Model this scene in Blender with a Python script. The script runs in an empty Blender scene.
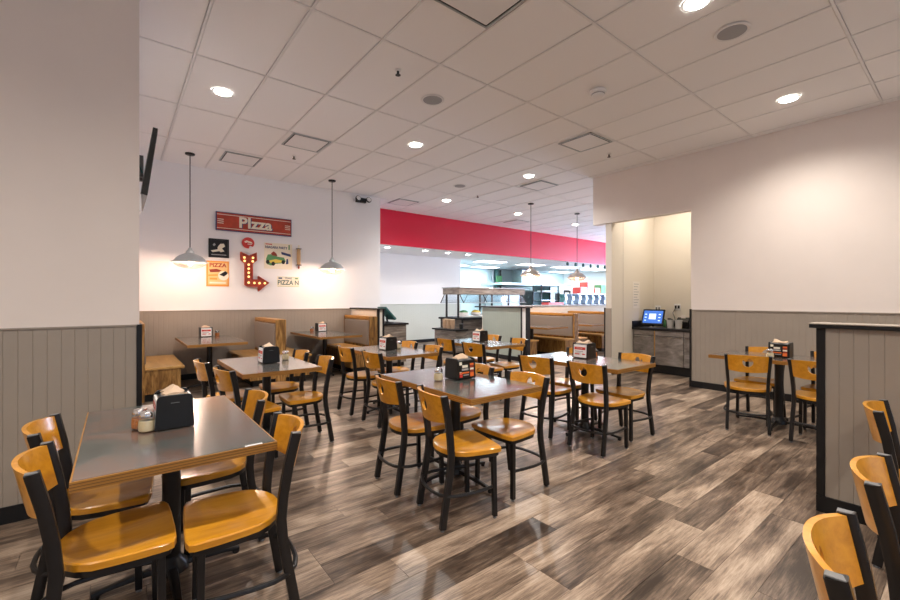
import bpy, bmesh, math, random
from mathutils import Vector, Matrix
random.seed(7)
R = math.radians
S = bpy.context.scene
COL = S.collection

# ------------------------------------------------------------------ camera, world, exposure
cam = bpy.data.cameras.new('camera'); camo = bpy.data.objects.new('camera', cam); COL.objects.link(camo)
camo.location = (0, 0, 1.38); camo.rotation_euler = (R(90), 0, R(51.6 - 90))
cam.sensor_width = 36; cam.lens = 36 * 420 / 900; cam.clip_start = 0.02; cam.clip_end = 200
S.camera = camo
w = bpy.data.worlds.new('sky'); S.world = w; w.use_nodes = True
bgn = w.node_tree.nodes['Background']; bgn.inputs[0].default_value = (0.55, 0.72, 1.0, 1); bgn.inputs[1].default_value = 0.5
S.view_settings.view_transform = 'Standard'; S.view_settings.look = 'None'
S.view_settings.gamma = 1; S.view_settings.use_curve_mapping = False
S.view_settings.exposure = 1.47
S.cycles.max_bounces = 10; S.cycles.diffuse_bounces = 6; S.cycles.glossy_bounces = 4
S.cycles.sample_clamp_indirect = 6.0; S.cycles.caustics_reflective = False; S.cycles.caustics_refractive = False

DOWN_W, PEND_W, WIN_W, KIT_W = 76, 18, 560, 75
DAY = (1.0, 0.965, 0.925)
WARM = (1.0, 0.90, 0.80); COOL = (0.74, 0.87, 1.0)

def area_light(name, loc, rot, sx, sy, power, color):
    L = bpy.data.lights.new(name, 'AREA'); L.shape = 'RECTANGLE'; L.size = sx; L.size_y = sy
    L.energy = power; L.color = color
    o = bpy.data.objects.new(name, L); o.location = loc; o.rotation_euler = rot; COL.objects.link(o); return o
# soft fill added at unseen windows behind the camera; daylight at the far-end windows
for wx in (-1.6, 1.5, 4.6):
    area_light('window_daylight', (wx, -3.72, 1.65), (R(90), 0, R(180)), 2.4, 2.3, WIN_W, DAY)
for wy in (5.8, 8.2):
    area_light('window_daylight', (19.2, wy, 1.75), (R(90), 0, R(90)), 2.1, 2.4, WIN_W * 0.42, (0.62, 0.72, 1.0))

# ------------------------------------------------------------------ materials
def new_mat(name):
    m = bpy.data.materials.new(name); m.use_nodes = True
    nt = m.node_tree; b = nt.nodes['Principled BSDF']; return m, nt, b
def N(nt, t, **kw):
    n = nt.nodes.new(t)
    for k, v in kw.items(): setattr(n, k, v)
    return n
def ramp(nt, stops):
    r = N(nt, 'ShaderNodeValToRGB'); e = r.color_ramp.elements
    while len(e) < len(stops): e.new(0.5)
    for i, (p, c) in enumerate(stops): e[i].position = p; e[i].color = (*c, 1)
    return r
def plain(name, c, rough=0.5, metal=0.0, var=0.0, scale=8.0, bump=0.0, bscale=60, spec=0.5, emit=None, es=0):
    m, nt, b = new_mat(name)
    b.inputs['Base Color'].default_value = (*c, 1); b.inputs['Roughness'].default_value = rough
    b.inputs['Metallic'].default_value = metal; b.inputs['Specular IOR Level'].default_value = spec
    if var or bump:
        tc = N(nt, 'ShaderNodeTexCoord')
    if var:
        n = N(nt, 'ShaderNodeTexNoise'); n.inputs['Scale'].default_value = scale; n.inputs['Detail'].default_value = 4
        nt.links.new(tc.outputs['Object'], n.inputs['Vector'])
        r = ramp(nt, [(0.3, tuple(x * (1 - var) for x in c)), (0.7, tuple(min(1, x * (1 + var)) for x in c))])
        nt.links.new(n.outputs['Fac'], r.inputs['Fac']); nt.links.new(r.outputs['Color'], b.inputs['Base Color'])
    if bump:
        n2 = N(nt, 'ShaderNodeTexNoise'); n2.inputs['Scale'].default_value = bscale; n2.inputs['Detail'].default_value = 5
        nt.links.new(tc.outputs['Object'], n2.inputs['Vector'])
        bp = N(nt, 'ShaderNodeBump'); bp.inputs['Strength'].default_value = bump; bp.inputs['Distance'].default_value = 0.002
        nt.links.new(n2.outputs['Fac'], bp.inputs['Height']); nt.links.new(bp.outputs['Normal'], b.inputs['Normal'])
    if emit:
        b.inputs['Emission Color'].default_value = (*emit, 1); b.inputs['Emission Strength'].default_value = es
    return m
def wood(name, stops, stretch=(2, 14, 14), rough=0.3, rand=0.35, detail=6, coord='Object', island=False, bump=0.1, dist=0.6, valrange=(0.85, 1.12), coat=0.0):
    m, nt, b = new_mat(name); L = nt.links
    oi = N(nt, 'ShaderNodeObjectInfo'); ge = N(nt, 'ShaderNodeNewGeometry'); tc = N(nt, 'ShaderNodeTexCoord')
    add = N(nt, 'ShaderNodeMath', operation='ADD')
    L.new(oi.outputs['Random'], add.inputs[0])
    if island: L.new(ge.outputs['Random Per Island'], add.inputs[1])
    else: add.inputs[1].default_value = 0
    fr = N(nt, 'ShaderNodeMath', operation='FRACT'); L.new(add.outputs[0], fr.inputs[0])
    mul = N(nt, 'ShaderNodeMath', operation='MULTIPLY'); L.new(fr.outputs[0], mul.inputs[0]); mul.inputs[1].default_value = 43.0
    mp = N(nt, 'ShaderNodeMapping'); mp.inputs['Scale'].default_value = stretch
    L.new(ge.outputs['Position'] if coord == 'World' else tc.outputs['Object'], mp.inputs['Vector'])
    n = N(nt, 'ShaderNodeTexNoise', noise_dimensions='4D'); n.inputs['Scale'].default_value = 1.0; n.inputs['Detail'].default_value = detail
    n.inputs['Roughness'].default_value = 0.62; n.inputs['Distortion'].default_value = dist
    L.new(mp.outputs['Vector'], n.inputs['Vector']); L.new(mul.outputs[0], n.inputs['W'])
    r = ramp(nt, stops); L.new(n.outputs['Fac'], r.inputs['Fac'])
    hv = N(nt, 'ShaderNodeHueSaturation')
    mr = N(nt, 'ShaderNodeMapRange'); mr.inputs['To Min'].default_value = valrange[0]; mr.inputs['To Max'].default_value = valrange[1]
    L.new(fr.outputs[0], mr.inputs['Value']); L.new(mr.outputs['Result'], hv.inputs['Value'])
    L.new(r.outputs['Color'], hv.inputs['Color']); L.new(hv.outputs['Color'], b.inputs['Base Color'])
    b.inputs['Roughness'].default_value = rough
    if coat: b.inputs['Coat Weight'].default_value = coat; b.inputs['Coat Roughness'].default_value = 0.12
    if bump:
        bp = N(nt, 'ShaderNodeBump'); bp.inputs['Strength'].default_value = bump; bp.inputs['Distance'].default_value = 0.002
        L.new(n.outputs['Fac'], bp.inputs['Height']); L.new(bp.outputs['Normal'], b.inputs['Normal'])
    return m
def glassy(name, tint=(1, 1, 1), gloss=0.12, rough=0.03):
    m = bpy.data.materials.new(name); m.use_nodes = True; nt = m.node_tree
    nt.nodes.remove(nt.nodes['Principled BSDF']); out = nt.nodes['Material Output']
    t = N(nt, 'ShaderNodeBsdfTransparent'); t.inputs[0].default_value = (*tint, 1)
    g = N(nt, 'ShaderNodeBsdfGlossy'); g.inputs['Roughness'].default_value = rough
    mx = N(nt, 'ShaderNodeMixShader'); mx.inputs[0].default_value = gloss
    nt.links.new(t.outputs[0], mx.inputs[1]); nt.links.new(g.outputs[0], mx.inputs[2]); nt.links.new(mx.outputs[0], out.inputs['Surface'])
    return m
def laminate(name):
    m, nt, b = new_mat(name); L = nt.links
    tc = N(nt, 'ShaderNodeTexCoord'); oi = N(nt, 'ShaderNodeObjectInfo')
    mu = N(nt, 'ShaderNodeMath', operation='MULTIPLY'); mu.inputs[1].default_value = 31; L.new(oi.outputs['Random'], mu.inputs[0])
    n = N(nt, 'ShaderNodeTexNoise', noise_dimensions='4D'); n.inputs['Scale'].default_value = 3.2; n.inputs['Detail'].default_value = 8; n.inputs['Roughness'].default_value = 0.65; n.inputs['Distortion'].default_value = 1.2
    L.new(tc.outputs['Object'], n.inputs['Vector']); L.new(mu.outputs[0], n.inputs['W'])
    r = ramp(nt, [(0.30, (0.026, 0.030, 0.030)), (0.44, (0.062, 0.082, 0.076)), (0.51, (0.105, 0.098, 0.090)), (0.57, (0.150, 0.085, 0.062)), (0.68, (0.17, 0.175, 0.175))])
    L.new(n.outputs['Fac'], r.inputs['Fac']); L.new(r.outputs['Color'], b.inputs['Base Color'])
    b.inputs['Roughness'].default_value = 0.20; b.inputs['Specular IOR Level'].default_value = 1.0; b.inputs['Coat Weight'].default_value = 0.6; b.inputs['Coat Roughness'].default_value = 0.15
    return m
M = {}
M['wall'] = plain('warm_white_paint', (0.80, 0.735, 0.69), 0.7, var=0.015, scale=3, bump=0.06, bscale=220)  # white walls with the warm room light put into the colour
M['wall_cool'] = plain('white_paint', (0.86, 0.87, 0.89), 0.7, bump=0.05, bscale=220)
M['wall_cream'] = plain('cream_paint', (0.74, 0.69, 0.60), 0.7, bump=0.05, bscale=220)
M['wains'] = plain('taupe_paint', (0.33, 0.287, 0.24), 0.5, var=0.03, scale=5)
M['wains_pale'] = plain('sage_grey_paint', (0.37, 0.42, 0.37), 0.5, var=0.03, scale=5)  # wainscot paint with cool light from the kitchen end put into its colour
M['wains_light'] = plain('pale_grey_green_paint', (0.60, 0.64, 0.60), 0.5)
M['black_trim'] = plain('black_trim', (0.007, 0.007, 0.008), 0.45, spec=0.35)
M['grey_cap'] = plain('grey_laminate_cap', (0.30, 0.32, 0.35), 0.35)
M['metal'] = plain('black_powdercoat', (0.009, 0.008, 0.008), 0.34, metal=0.0, bump=0.04, bscale=400, spec=0.42)
M['cap_grey'] = plain('grey_plastic', (0.16, 0.165, 0.17), 0.35)
M['chair_wood'] = wood('honey_maple', [(0.25, (0.48, 0.19, 0.010)), (0.5, (0.62, 0.272, 0.016)), (0.75, (0.72, 0.345, 0.030))], (3, 26, 26), 0.28, coat=0.35, valrange=(0.9, 1.08))
M['edge_wood'] = wood('oak_edge', [(0.25, (0.20, 0.085, 0.012)), (0.5, (0.36, 0.165, 0.028)), (0.75, (0.50, 0.26, 0.06))], (4, 4, 160), 0.4, dist=0.1)
M['bench_wood'] = wood('knotty_oak', [(0.32, (0.075, 0.030, 0.006)), (0.46, (0.22, 0.105, 0.024)), (0.56, (0.36, 0.195, 0.055)), (0.7, (0.50, 0.29, 0.10))], (13, 13, 2.0), 0.38, dist=1.8)
M['seat_wood'] = wood('bench_seat_oak', [(0.25, (0.36, 0.18, 0.045)), (0.5, (0.50, 0.28, 0.08)), (0.75, (0.60, 0.37, 0.13))], (14, 2, 14), 0.35)
M['barn'] = wood('weathered_barnwood', [(0.25, (0.05, 0.042, 0.036)), (0.45, (0.17, 0.14, 0.115)), (0.62, (0.30, 0.26, 0.22)), (0.8, (0.40, 0.36, 0.32))], (2.2, 2.2, 16), 0.55, dist=0.8)
def floor_mat(name):
    m, nt, b = new_mat(name); L = nt.links
    oi = N(nt, 'ShaderNodeObjectInfo'); ge = N(nt, 'ShaderNodeNewGeometry')
    add = N(nt, 'ShaderNodeMath', operation='ADD'); L.new(oi.outputs['Random'], add.inputs[0]); L.new(ge.outputs['Random Per Island'], add.inputs[1])
    fr = N(nt, 'ShaderNodeMath', operation='FRACT'); L.new(add.outputs[0], fr.inputs[0])
    mul = N(nt, 'ShaderNodeMath', operation='MULTIPLY'); L.new(fr.outputs[0], mul.inputs[0]); mul.inputs[1].default_value = 57.0
    def noise(sc, detail, rough, dist):
        mp = N(nt, 'ShaderNodeMapping'); mp.inputs['Scale'].default_value = sc; L.new(ge.outputs['Position'], mp.inputs['Vector'])
        n = N(nt, 'ShaderNodeTexNoise', noise_dimensions='4D'); n.inputs['Scale'].default_value = 1; n.inputs['Detail'].default_value = detail
        n.inputs['Roughness'].default_value = rough; n.inputs['Distortion'].default_value = dist
        L.new(mp.outputs['Vector'], n.inputs['Vector']); L.new(mul.outputs[0], n.inputs['W']); return n.outputs['Fac']
    big = noise((1.6, 6.5, 1), 3, .5, .4); grain = noise((6, 120, 1), 8, .75, .5); knots = noise((3.0, 34, 1), 7, .72, .8)
    def madd(x, k, y):
        n = N(nt, 'ShaderNodeMath', operation='MULTIPLY_ADD'); L.new(x, n.inputs[0]); n.inputs[1].default_value = k
        if hasattr(y, 'links'): L.new(y, n.inputs[2])
        else: n.inputs[2].default_value = y
        return n.outputs[0]
    v = madd(big, 1.1, -1.06); v = madd(grain, .95, v); v = madd(knots, .75, v); v = madd(fr.outputs[0], .30, v)   # centred near 0.06 + ...
    r = ramp(nt, [(0.20, (0.030, 0.020, 0.014)), (0.36, (0.088, 0.062, 0.045)), (0.52, (0.20, 0.145, 0.105)), (0.66, (0.35, 0.265, 0.195)), (0.85, (0.52, 0.415, 0.32))])
    L.new(v, r.inputs['Fac']); L.new(r.outputs['Color'], b.inputs['Base Color'])
    rr = N(nt, 'ShaderNodeMapRange'); L.new(grain, rr.inputs['Value']); rr.inputs['To Min'].default_value = .22; rr.inputs['To Max'].default_value = .40
    L.new(rr.outputs['Result'], b.inputs['Roughness'])
    bp = N(nt, 'ShaderNodeBump'); bp.inputs['Strength'].default_value = .10; bp.inputs['Distance'].default_value = .002
    L.new(grain, bp.inputs['Height']); L.new(bp.outputs['Normal'], b.inputs['Normal'])
    return m
M['floor'] = floor_mat('vinyl_plank')
M['ply_dark'] = plain('ply_dark_line', (0.11, 0.045, 0.012), 0.5)
M['laminate'] = laminate('slate_laminate')
M['tile'] = plain('ceiling_tile', (0.88, 0.88, 0.88), 0.85, bump=0.25, bscale=160)
M['tee'] = plain('white_tee', (0.80, 0.80, 0.80), 0.5)
M['plenum'] = plain('dark_plenum', (0.10, 0.10, 0.10), 0.9)
M['red'] = plain('crimson_paint', (0.68, 0.006, 0.042), 0.36, bump=0.03, bscale=200)
M['vinyl'] = plain('taupe_vinyl', (0.22, 0.19, 0.165), 0.45, bump=0.15, bscale=120)
M['black'] = plain('black_plastic', (0.009, 0.009, 0.009), 0.32, spec=0.4)
M['white'] = plain('white_plastic', (0.82, 0.82, 0.81), 0.4)
M['paper'] = plain('paper', (0.80, 0.76, 0.70), 0.8, bump=0.2, bscale=90)
M['kraft'] = plain('kraft_napkin', (0.62, 0.46, 0.32), 0.85, bump=0.3, bscale=120)
M['chrome'] = plain('chrome', (0.75, 0.75, 0.76), 0.15, metal=1.0)
M['steel'] = plain('brushed_steel', (0.46, 0.50, 0.52), 0.35, metal=0.9, var=0.12, scale=6)
M['galv'] = plain('galvanised_enamel', (0.50, 0.54, 0.55), 0.32, metal=0.5)
M['brass'] = plain('brushed_nickel', (0.50, 0.46, 0.40), 0.28, metal=0.9)
M['cheese'] = plain('grated_cheese', (0.74, 0.60, 0.36), 0.9, bump=0.6, bscale=300)
M['pepper'] = plain('red_pepper_flakes', (0.50, 0.16, 0.03), 0.9, var=0.5, scale=400)
M['glass'] = glassy('clear_glass', (0.96, 0.98, 0.98), 0.10)
M['lens'] = glassy('pendant_lens', (1.0, 0.80, 0.70), 0.35, 0.25)
M['guard'] = glassy('sneeze_guard_glass', (0.93, 0.97, 1.0), 0.16)
M['sign_red'] = plain('sign_red', (0.42, 0.045, 0.018), 0.5, var=0.2, scale=9)
M['arrow_red'] = plain('rust_red', (0.30, 0.040, 0.018), 0.5, var=0.3, scale=14)
M['ad_red'] = plain('ad_red', (0.62, 0.04, 0.03), 0.4)
M['ad_orange'] = plain('ad_orange', (0.80, 0.16, 0.03), 0.4)
M['ad_grey'] = plain('ad_grey', (0.35, 0.35, 0.36), 0.4)
M['cream_print'] = plain('cream_print', (0.85, 0.80, 0.66), 0.6)
M['orange'] = plain('poster_orange', (0.80, 0.34, 0.06), 0.6)
M['poster_lo'] = plain('poster_tan', (0.82, 0.55, 0.24), 0.6)
M['navy'] = plain('navy_print', (0.02, 0.05, 0.16), 0.6)
M['green'] = plain('green_print', (0.10, 0.30, 0.12), 0.6)
M['teal'] = plain('dark_teal', (0.02, 0.11, 0.11), 0.4)
M['yellow'] = plain('yellow_print', (0.75, 0.60, 0.10), 0.6)
M['pin'] = plain('rolling_pin_wood', (0.58, 0.36, 0.17), 0.5)
M['blue_tint'] = plain('blue_plastic', (0.13, 0.17, 0.27), 0.35)
M['lamp'] = plain('lamp_lens', (1, 1, 1), 0.4, emit=(1.0, 0.93, 0.84), es=14)
M['bulb'] = plain('warm_bulb', (1, 0.8, 0.5), 0.4, emit=(1.0, 0.72, 0.42), es=9)
M['arrow_bulb'] = plain('marquee_bulb', (1, 0.75, 0.35), 0.3, emit=(1.0, 0.55, 0.16), es=0.7)
M['screen'] = plain('lit_screen', (0.02, 0.05, 0.15), 0.3, emit=(0.05, 0.17, 0.62), es=0.45)
M['screen_lo'] = plain('lit_window', (0.6, 0.7, 0.9), 0.3, emit=(0.55, 0.72, 1.0), es=0.5)
M['screen_off'] = plain('dark_screen', (0.01, 0.011, 0.013), 0.12)
M['speaker'] = plain('speaker_grille', (0.33, 0.34, 0.36), 0.6, bump=0.5, bscale=900)
M['troffer'] = plain('troffer_lens', (1, 1, 1), 0.4, emit=(0.86, 0.95, 1.0), es=3.5)
M['kitchen_wall'] = plain('pale_aqua_paint', (0.62, 0.76, 0.80), 0.6)
M['cabinet'] = wood('grey_driftwood', [(0.25, (0.10, 0.088, 0.078)), (0.5, (0.24, 0.215, 0.195)), (0.75, (0.40, 0.37, 0.345))], (5, 2.5, 5), 0.4, dist=2.2)

# ------------------------------------------------------------------ mesh tools
class MB:
    def __init__(s): s.v = []; s.f = []
    def box(s, x0, x1, y0, y1, z0, z1):
        i = len(s.v)
        s.v += [(x0, y0, z0), (x1, y0, z0), (x1, y1, z0), (x0, y1, z0), (x0, y0, z1), (x1, y0, z1), (x1, y1, z1), (x0, y1, z1)]
        s.f += [tuple(i + k for k in q) for q in ((0, 3, 2, 1), (4, 5, 6, 7), (0, 1, 5, 4), (1, 2, 6, 5), (2, 3, 7, 6), (3, 0, 4, 7))]
        return s
    def prism(s, poly, a, b, axis='z'):
        # poly: 2D points; axis z: (x,y); axis y: (x,z); axis x: (y,z)
        def P(p, t): return {'z': (p[0], p[1], t), 'y': (p[0], t, p[1]), 'x': (t, p[0], p[1])}[axis]
        i = len(s.v); n = len(poly)
        s.v += [P(p, a) for p in poly] + [P(p, b) for p in poly]
        s.f += [tuple(range(i, i + n))[::-1], tuple(range(i + n, i + 2 * n))]
        s.f += [(i + k, i + (k + 1) % n, i + n + (k + 1) % n, i + n + k) for k in range(n)]
        return s
    def sweep(s, path, sec, up=(0, 0, 1), closed=False, scale=None):
        P = [Vector(p) for p in path]; n = len(P); m = len(sec); i0 = len(s.v); up = Vector(up)
        for k in range(n):
            if closed: t = P[(k + 1) % n] - P[k - 1]
            else: t = P[min(k + 1, n - 1)] - P[max(k - 1, 0)]
            t.normalize()
            a = up.cross(t)
            if a.length < 1e-5: a = Vector((1, 0, 0)).cross(t)
            a.normalize(); b = t.cross(a); sc = scale[k] if scale else 1
            for (p, q) in sec: s.v.append(tuple(P[k] + a * p * sc + b * q * sc))
        for k in range(n if closed else n - 1):
            k2 = (k + 1) % n
            for j in range(m):
                j2 = (j + 1) % m
                s.f.append((i0 + k * m + j, i0 + k * m + j2, i0 + k2 * m + j2, i0 + k2 * m + j))
        if not closed:
            s.f.append(tuple(i0 + j for j in range(m))[::-1]); s.f.append(tuple(i0 + (n - 1) * m + j for j in range(m)))
        return s
    def tube(s, path, r, n=8, up=(0, 0, 1), closed=False):
        return s.sweep(path, [(r * math.cos(2 * math.pi * k / n), r * math.sin(2 * math.pi * k / n)) for k in range(n)], up, closed)
    def lathe(s, prof, n=24, c=(0, 0, 0), cap=True):
        i = len(s.v); m = len(prof)
        for (r, z) in prof:
            for k in range(n):
                a = 2 * math.pi * k / n; s.v.append((c[0] + r * math.cos(a), c[1] + r * math.sin(a), c[2] + z))
        for j in range(m - 1):
            for k in range(n):
                k2 = (k + 1) % n; s.f.append((i + j * n + k, i + j * n + k2, i + (j + 1) * n + k2, i + (j + 1) * n + k))
        if cap:
            s.f.append(tuple(i + k for k in range(n))[::-1]); s.f.append(tuple(i + (m - 1) * n + k for k in range(n)))
        return s
    def mesh(s, name, mat, bevel=0, smooth=False, recalc=True):
        me = bpy.data.meshes.new(name); me.from_pydata(s.v, [], s.f); me.validate()
        bm = bmesh.new(); bm.from_mesh(me)
        if recalc: bmesh.ops.recalc_face_normals(bm, faces=bm.faces)
        if bevel:
            ed = [e for e in bm.edges if len(e.link_faces) == 2 and e.calc_face_angle(0) > R(35)]
            bmesh.ops.bevel(bm, geom=ed, offset=bevel, segments=2, affect='EDGES', profile=0.6, clamp_overlap=True)
        bm.to_mesh(me); bm.free()
        if smooth:
            me.polygons.foreach_set('use_smooth', [True] * len(me.polygons))
            me.set_sharp_from_angle(angle=R(40))
        me.materials.append(M[mat]); return me
    def build(s, name, mat, parent=None, bevel=0, smooth=False, loc=None, rz=0):
        return link(name, s.mesh(name, mat, bevel, smooth), parent, loc, rz)
def link(name, me, parent=None, loc=None, rz=0):
    o = bpy.data.objects.new(name, me); COL.objects.link(o)
    if parent is not None: o.parent = parent
    if loc: o.location = loc
    if rz: o.rotation_euler[2] = rz
    return o
def tag(o, label=None, cat=None, group=None, kind=None):
    if label: o['label'] = label
    if cat: o['category'] = cat
    if group: o['group'] = group
    if kind: o['kind'] = kind
    return o
def thing(name, loc, label, cat, group=None, rz=0):
    o = bpy.data.objects.new(name, None); COL.objects.link(o); o.location = loc; o.rotation_euler[2] = rz; o.empty_display_size = 0.1
    return tag(o, label, cat, group)
def copy_tree(o, parent=None):
    c = o.copy(); COL.objects.link(c); c.parent = parent
    for ch in KIDS(o): copy_tree(ch, c)
    return c
def KIDS(o): return [c for c in list(ALL_CHILDREN(o))]
def ALL_CHILDREN(o): return o.children
def text_mesh(body, size, mat, extrude=0.002, offset=0.0, align='CENTER', sx=1.0):
    cu = bpy.data.curves.new('lettering', 'FONT'); cu.body = body; cu.size = size; cu.extrude = extrude; cu.offset = offset
    cu.align_x = align; cu.align_y = 'CENTER'; cu.resolution_u = 3
    o = bpy.data.objects.new('lettering', cu); COL.objects.link(o)
    dg = bpy.context.evaluated_depsgraph_get(); me = bpy.data.meshes.new_from_object(o.evaluated_get(dg))
    bpy.data.objects.remove(o); bpy.data.curves.remove(cu)
    if sx != 1: me.transform(Matrix.Diagonal((sx, 1, 1, 1)))
    me.materials.clear(); me.materials.append(M[mat]); return me
def put_text(body, size, mat, parent, loc, rot=(math.pi / 2, 0, 0), **k):
    o = link('lettering', text_mesh(body, size, mat, **k), parent, loc); o.rotation_euler = rot; return o
def box(name, mat, parent, *b, bevel=0): return MB().box(*b).build(name, mat, parent, bevel)
def struct(name, mat, *b): return tag(box(name, mat, None, *b), kind='structure')
def in_view(x, y, z, mx=60):
    a = R(51.6); dep = x * math.cos(a) + y * math.sin(a); lat = x * math.sin(a) - y * math.cos(a)
    if dep < 0.3: return False
    return -mx < 450 + 420 * lat / dep < 900 + mx and -mx < 300 - 420 * (z - 1.38) / dep < 600 + mx

# ------------------------------------------------------------------ the setting
CZ = 3.718
X0, X1, Y0, Y1 = -3.2, 19.0, -3.6, 14.2
floor = struct('floor', 'plenum', X0, X1, Y0, Y1, -0.06, -0.006)
PW, PL = 0.185, 1.24
plank_me = MB().box(-PL / 2 + .001, PL / 2 - .001, -PW / 2 + .001, PW / 2 - .001, -.006, 0).mesh('plank', 'floor')
cands = []; rest = MB()
ny = int((Y1 - Y0) / PW); nx = int((X1 - X0) / PL) + 1
for j in range(ny + 1):
    off = random.choice([.0, .37, .74, .21, .93, .55])
    for i in range(-1, nx + 1):
        cx, cy = X0 + i * PL + off, Y0 + (j + .5) * PW
        if cx < X0 or cx > X1: continue
        dep = cx * math.cos(R(51.6)) + cy * math.sin(R(51.6))
        vis = any(in_view(cx + q * PL / 2, cy, 0, 10) for q in (-1, -.5, 0, .5, 1))
        if vis and cy < 8.5 and not (cy > 3.74 and cx < .13): cands.append((dep, cx, cy))
        else: rest.box(cx - PL / 2 + .001, cx + PL / 2 - .001, cy - PW / 2 + .001, cy + PW / 2 - .001, -.006, 0)
cands.sort()
for k, (d, cx, cy) in enumerate(cands):
    if k < 298: link('plank', plank_me, floor, (cx, cy, 0))
    else: rest.box(cx - PL / 2 + .001, cx + PL / 2 - .001, cy - PW / 2 + .001, cy + PW / 2 - .001, -.006, 0)
tag(rest.build('planks', 'floor', floor), kind='stuff')

ceiling = struct('ceiling', 'plenum', X0, X1, Y0, 9.5, CZ + .03, CZ + .12)
TW, TL, TX0, TY0 = 0.645, 1.305, 0.58, 0.72
tile_me = MB().box(-TW / 2 + .015, TW / 2 - .015, -TL / 2 + .015, TL / 2 - .015, 0, .018).mesh('ceiling_tile', 'tile')
rest = MB()
for i in range(-6, 29):
    for j in range(-4, 7):
        cx, cy = TX0 + (i + .5) * TW, TY0 + (j + .5) * TL
        if not (X0 < cx < X1 and Y0 < cy < 9.6): continue
        y1 = min(cy + TL / 2, 9.5)
        if in_view(cx, cy, CZ, 90) and cx < 15 and cy + TL / 2 < 9.51 and not (cx < 0.13 and cy > 3.7) and not (cx > 7.2 and cy < 4.3): link('ceiling_tile', tile_me, ceiling, (cx, cy, CZ))
        else: rest.box(cx - TW / 2 + .008, cx + TW / 2 - .008, cy - TL / 2 + .008, y1 - .008, CZ, CZ + .018)
tag(rest.build('ceiling_tiles', 'tile', ceiling), kind='stuff')
for i in range(-5, 29):
    x = TX0 + i * TW
    box('cross_tee', 'tee', ceiling, x - .010, x + .010, Y0, 9.5, CZ - .005, CZ + .02)
for j in range(-3, 8):
    y = TY0 + j * TL
    if y < 9.5: box('main_runner', 'tee', ceiling, X0, X1, y - .011, y + .011, CZ - .0055, CZ + .02)

BP = 0.068
def planks_x(parent, xa, xb, y, h, mat, separate, face=-1, z0=.1):
    """vertical beadboard boards on a wall whose face is y = const"""
    n = max(1, round((xb - xa) / BP)); wd = (xb - xa) / n; m = MB()
    poly = [(-wd / 2, 0), (-wd / 2, .0075 * face), (-wd / 2 + .0025, .010 * face), (wd / 2 - .0025, .010 * face), (wd / 2, .0075 * face), (wd / 2, 0)]
    if separate:
        me = MB().prism(poly, z0, h).mesh('board', mat)
        for k in range(n): link('board', me, parent, (xa + (k + .5) * wd, y, 0))
    else:
        for k in range(n): c = xa + (k + .5) * wd; m.prism([(p + c, q + y) for p, q in poly], z0, h)
        tag(m.build('boards', mat, parent), kind='stuff')
def planks_y(parent, ya, yb, x, h, mat, separate, face=-1, z0=.1):
    n = max(1, round((yb - ya) / BP)); wd = (yb - ya) / n; m = MB()
    poly = [(0, -wd / 2), (.0075 * face, -wd / 2), (.010 * face, -wd / 2 + .0025), (.010 * face, wd / 2 - .0025), (.0075 * face, wd / 2), (0, wd / 2)]
    if separate:
        me = MB().prism(poly, z0, h).mesh('board', mat)
        for k in range(n): link('board', me, parent, (x, ya + (k + .5) * wd, 0))
    else:
        for k in range(n): c = ya + (k + .5) * wd; m.prism([(p + x, q + c) for p, q in poly], z0, h)
        tag(m.build('boards', mat, parent), kind='stuff')

# near left wall (faces the camera) and the hidden nook wall behind it
wl = struct('wall_left', 'wall', X0, .125, 3.74, 3.9, 0, CZ + .03)
planks_x(wl, -.95, .112, 3.74, 1.195, 'wains', True)
box('board_field', 'wains', wl, X0, -.95, 3.728, 3.74, .1, 1.195)
box('baseboard', 'black_trim', wl, X0, .13, 3.722, 3.74, 0, .105)
box('top_rail', 'wains', wl, X0, .112, 3.722, 3.74, 1.195, 1.205)
box('corner_trim', 'black_trim', wl, .108, .14, 3.722, 3.90, 0, 1.205)
wn = struct('wall_nook', 'wall', -.05, .125, 3.9, 8.53, 0, CZ + .03)
wb = struct('wall_back', 'wall_cool', -.05, 4.72, 8.53, 8.68, 0, CZ + .03)
planks_x(wb, .13, 4.0, 8.53, 1.185, 'wains', False)
box('top_rail', 'wains', wb, .13, 4.0, 8.508, 8.53, 1.185, 1.2)
box('baseboard', 'black_trim', wb, .13, 4.0, 8.51, 8.53, 0, .1)
wr_ = struct('wall_return', 'wall_cool', 4.57, 4.72, 8.68, 11.3, 0, CZ + .03)
wf = struct('wall_far', 'wall_cool', 4.57, 9.43, 11.3, 11.45, 0, 3.0)
planks_x(wf, 4.72, 9.43, 11.3, 1.24, 'wains_light', False)
box('top_rail', 'wains_light', wf, 4.72, 9.43, 11.275, 11.3, 1.24, 1.255)
box('baseboard', 'black_trim', wf, 4.72, 9.43, 11.28, 11.3, 0, .1)
# soffit over the kitchen line
so = struct('trim_soffit', 'red', 4.72, X1, 9.5, 9.58, 2.815, CZ + .03)
struct('ceiling_kitchen', 'wall_cool', 4.72, X1, 9.58, Y1, 2.815, 2.9)
struct('wall_kitchen_side', 'kitchen_wall', 9.43, 9.55, 11.45, Y1, 0, 2.81)
struct('wall_kitchen', 'kitchen_wall', 9.43, X1, Y1 - .15, Y1, 0, 2.81)
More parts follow.
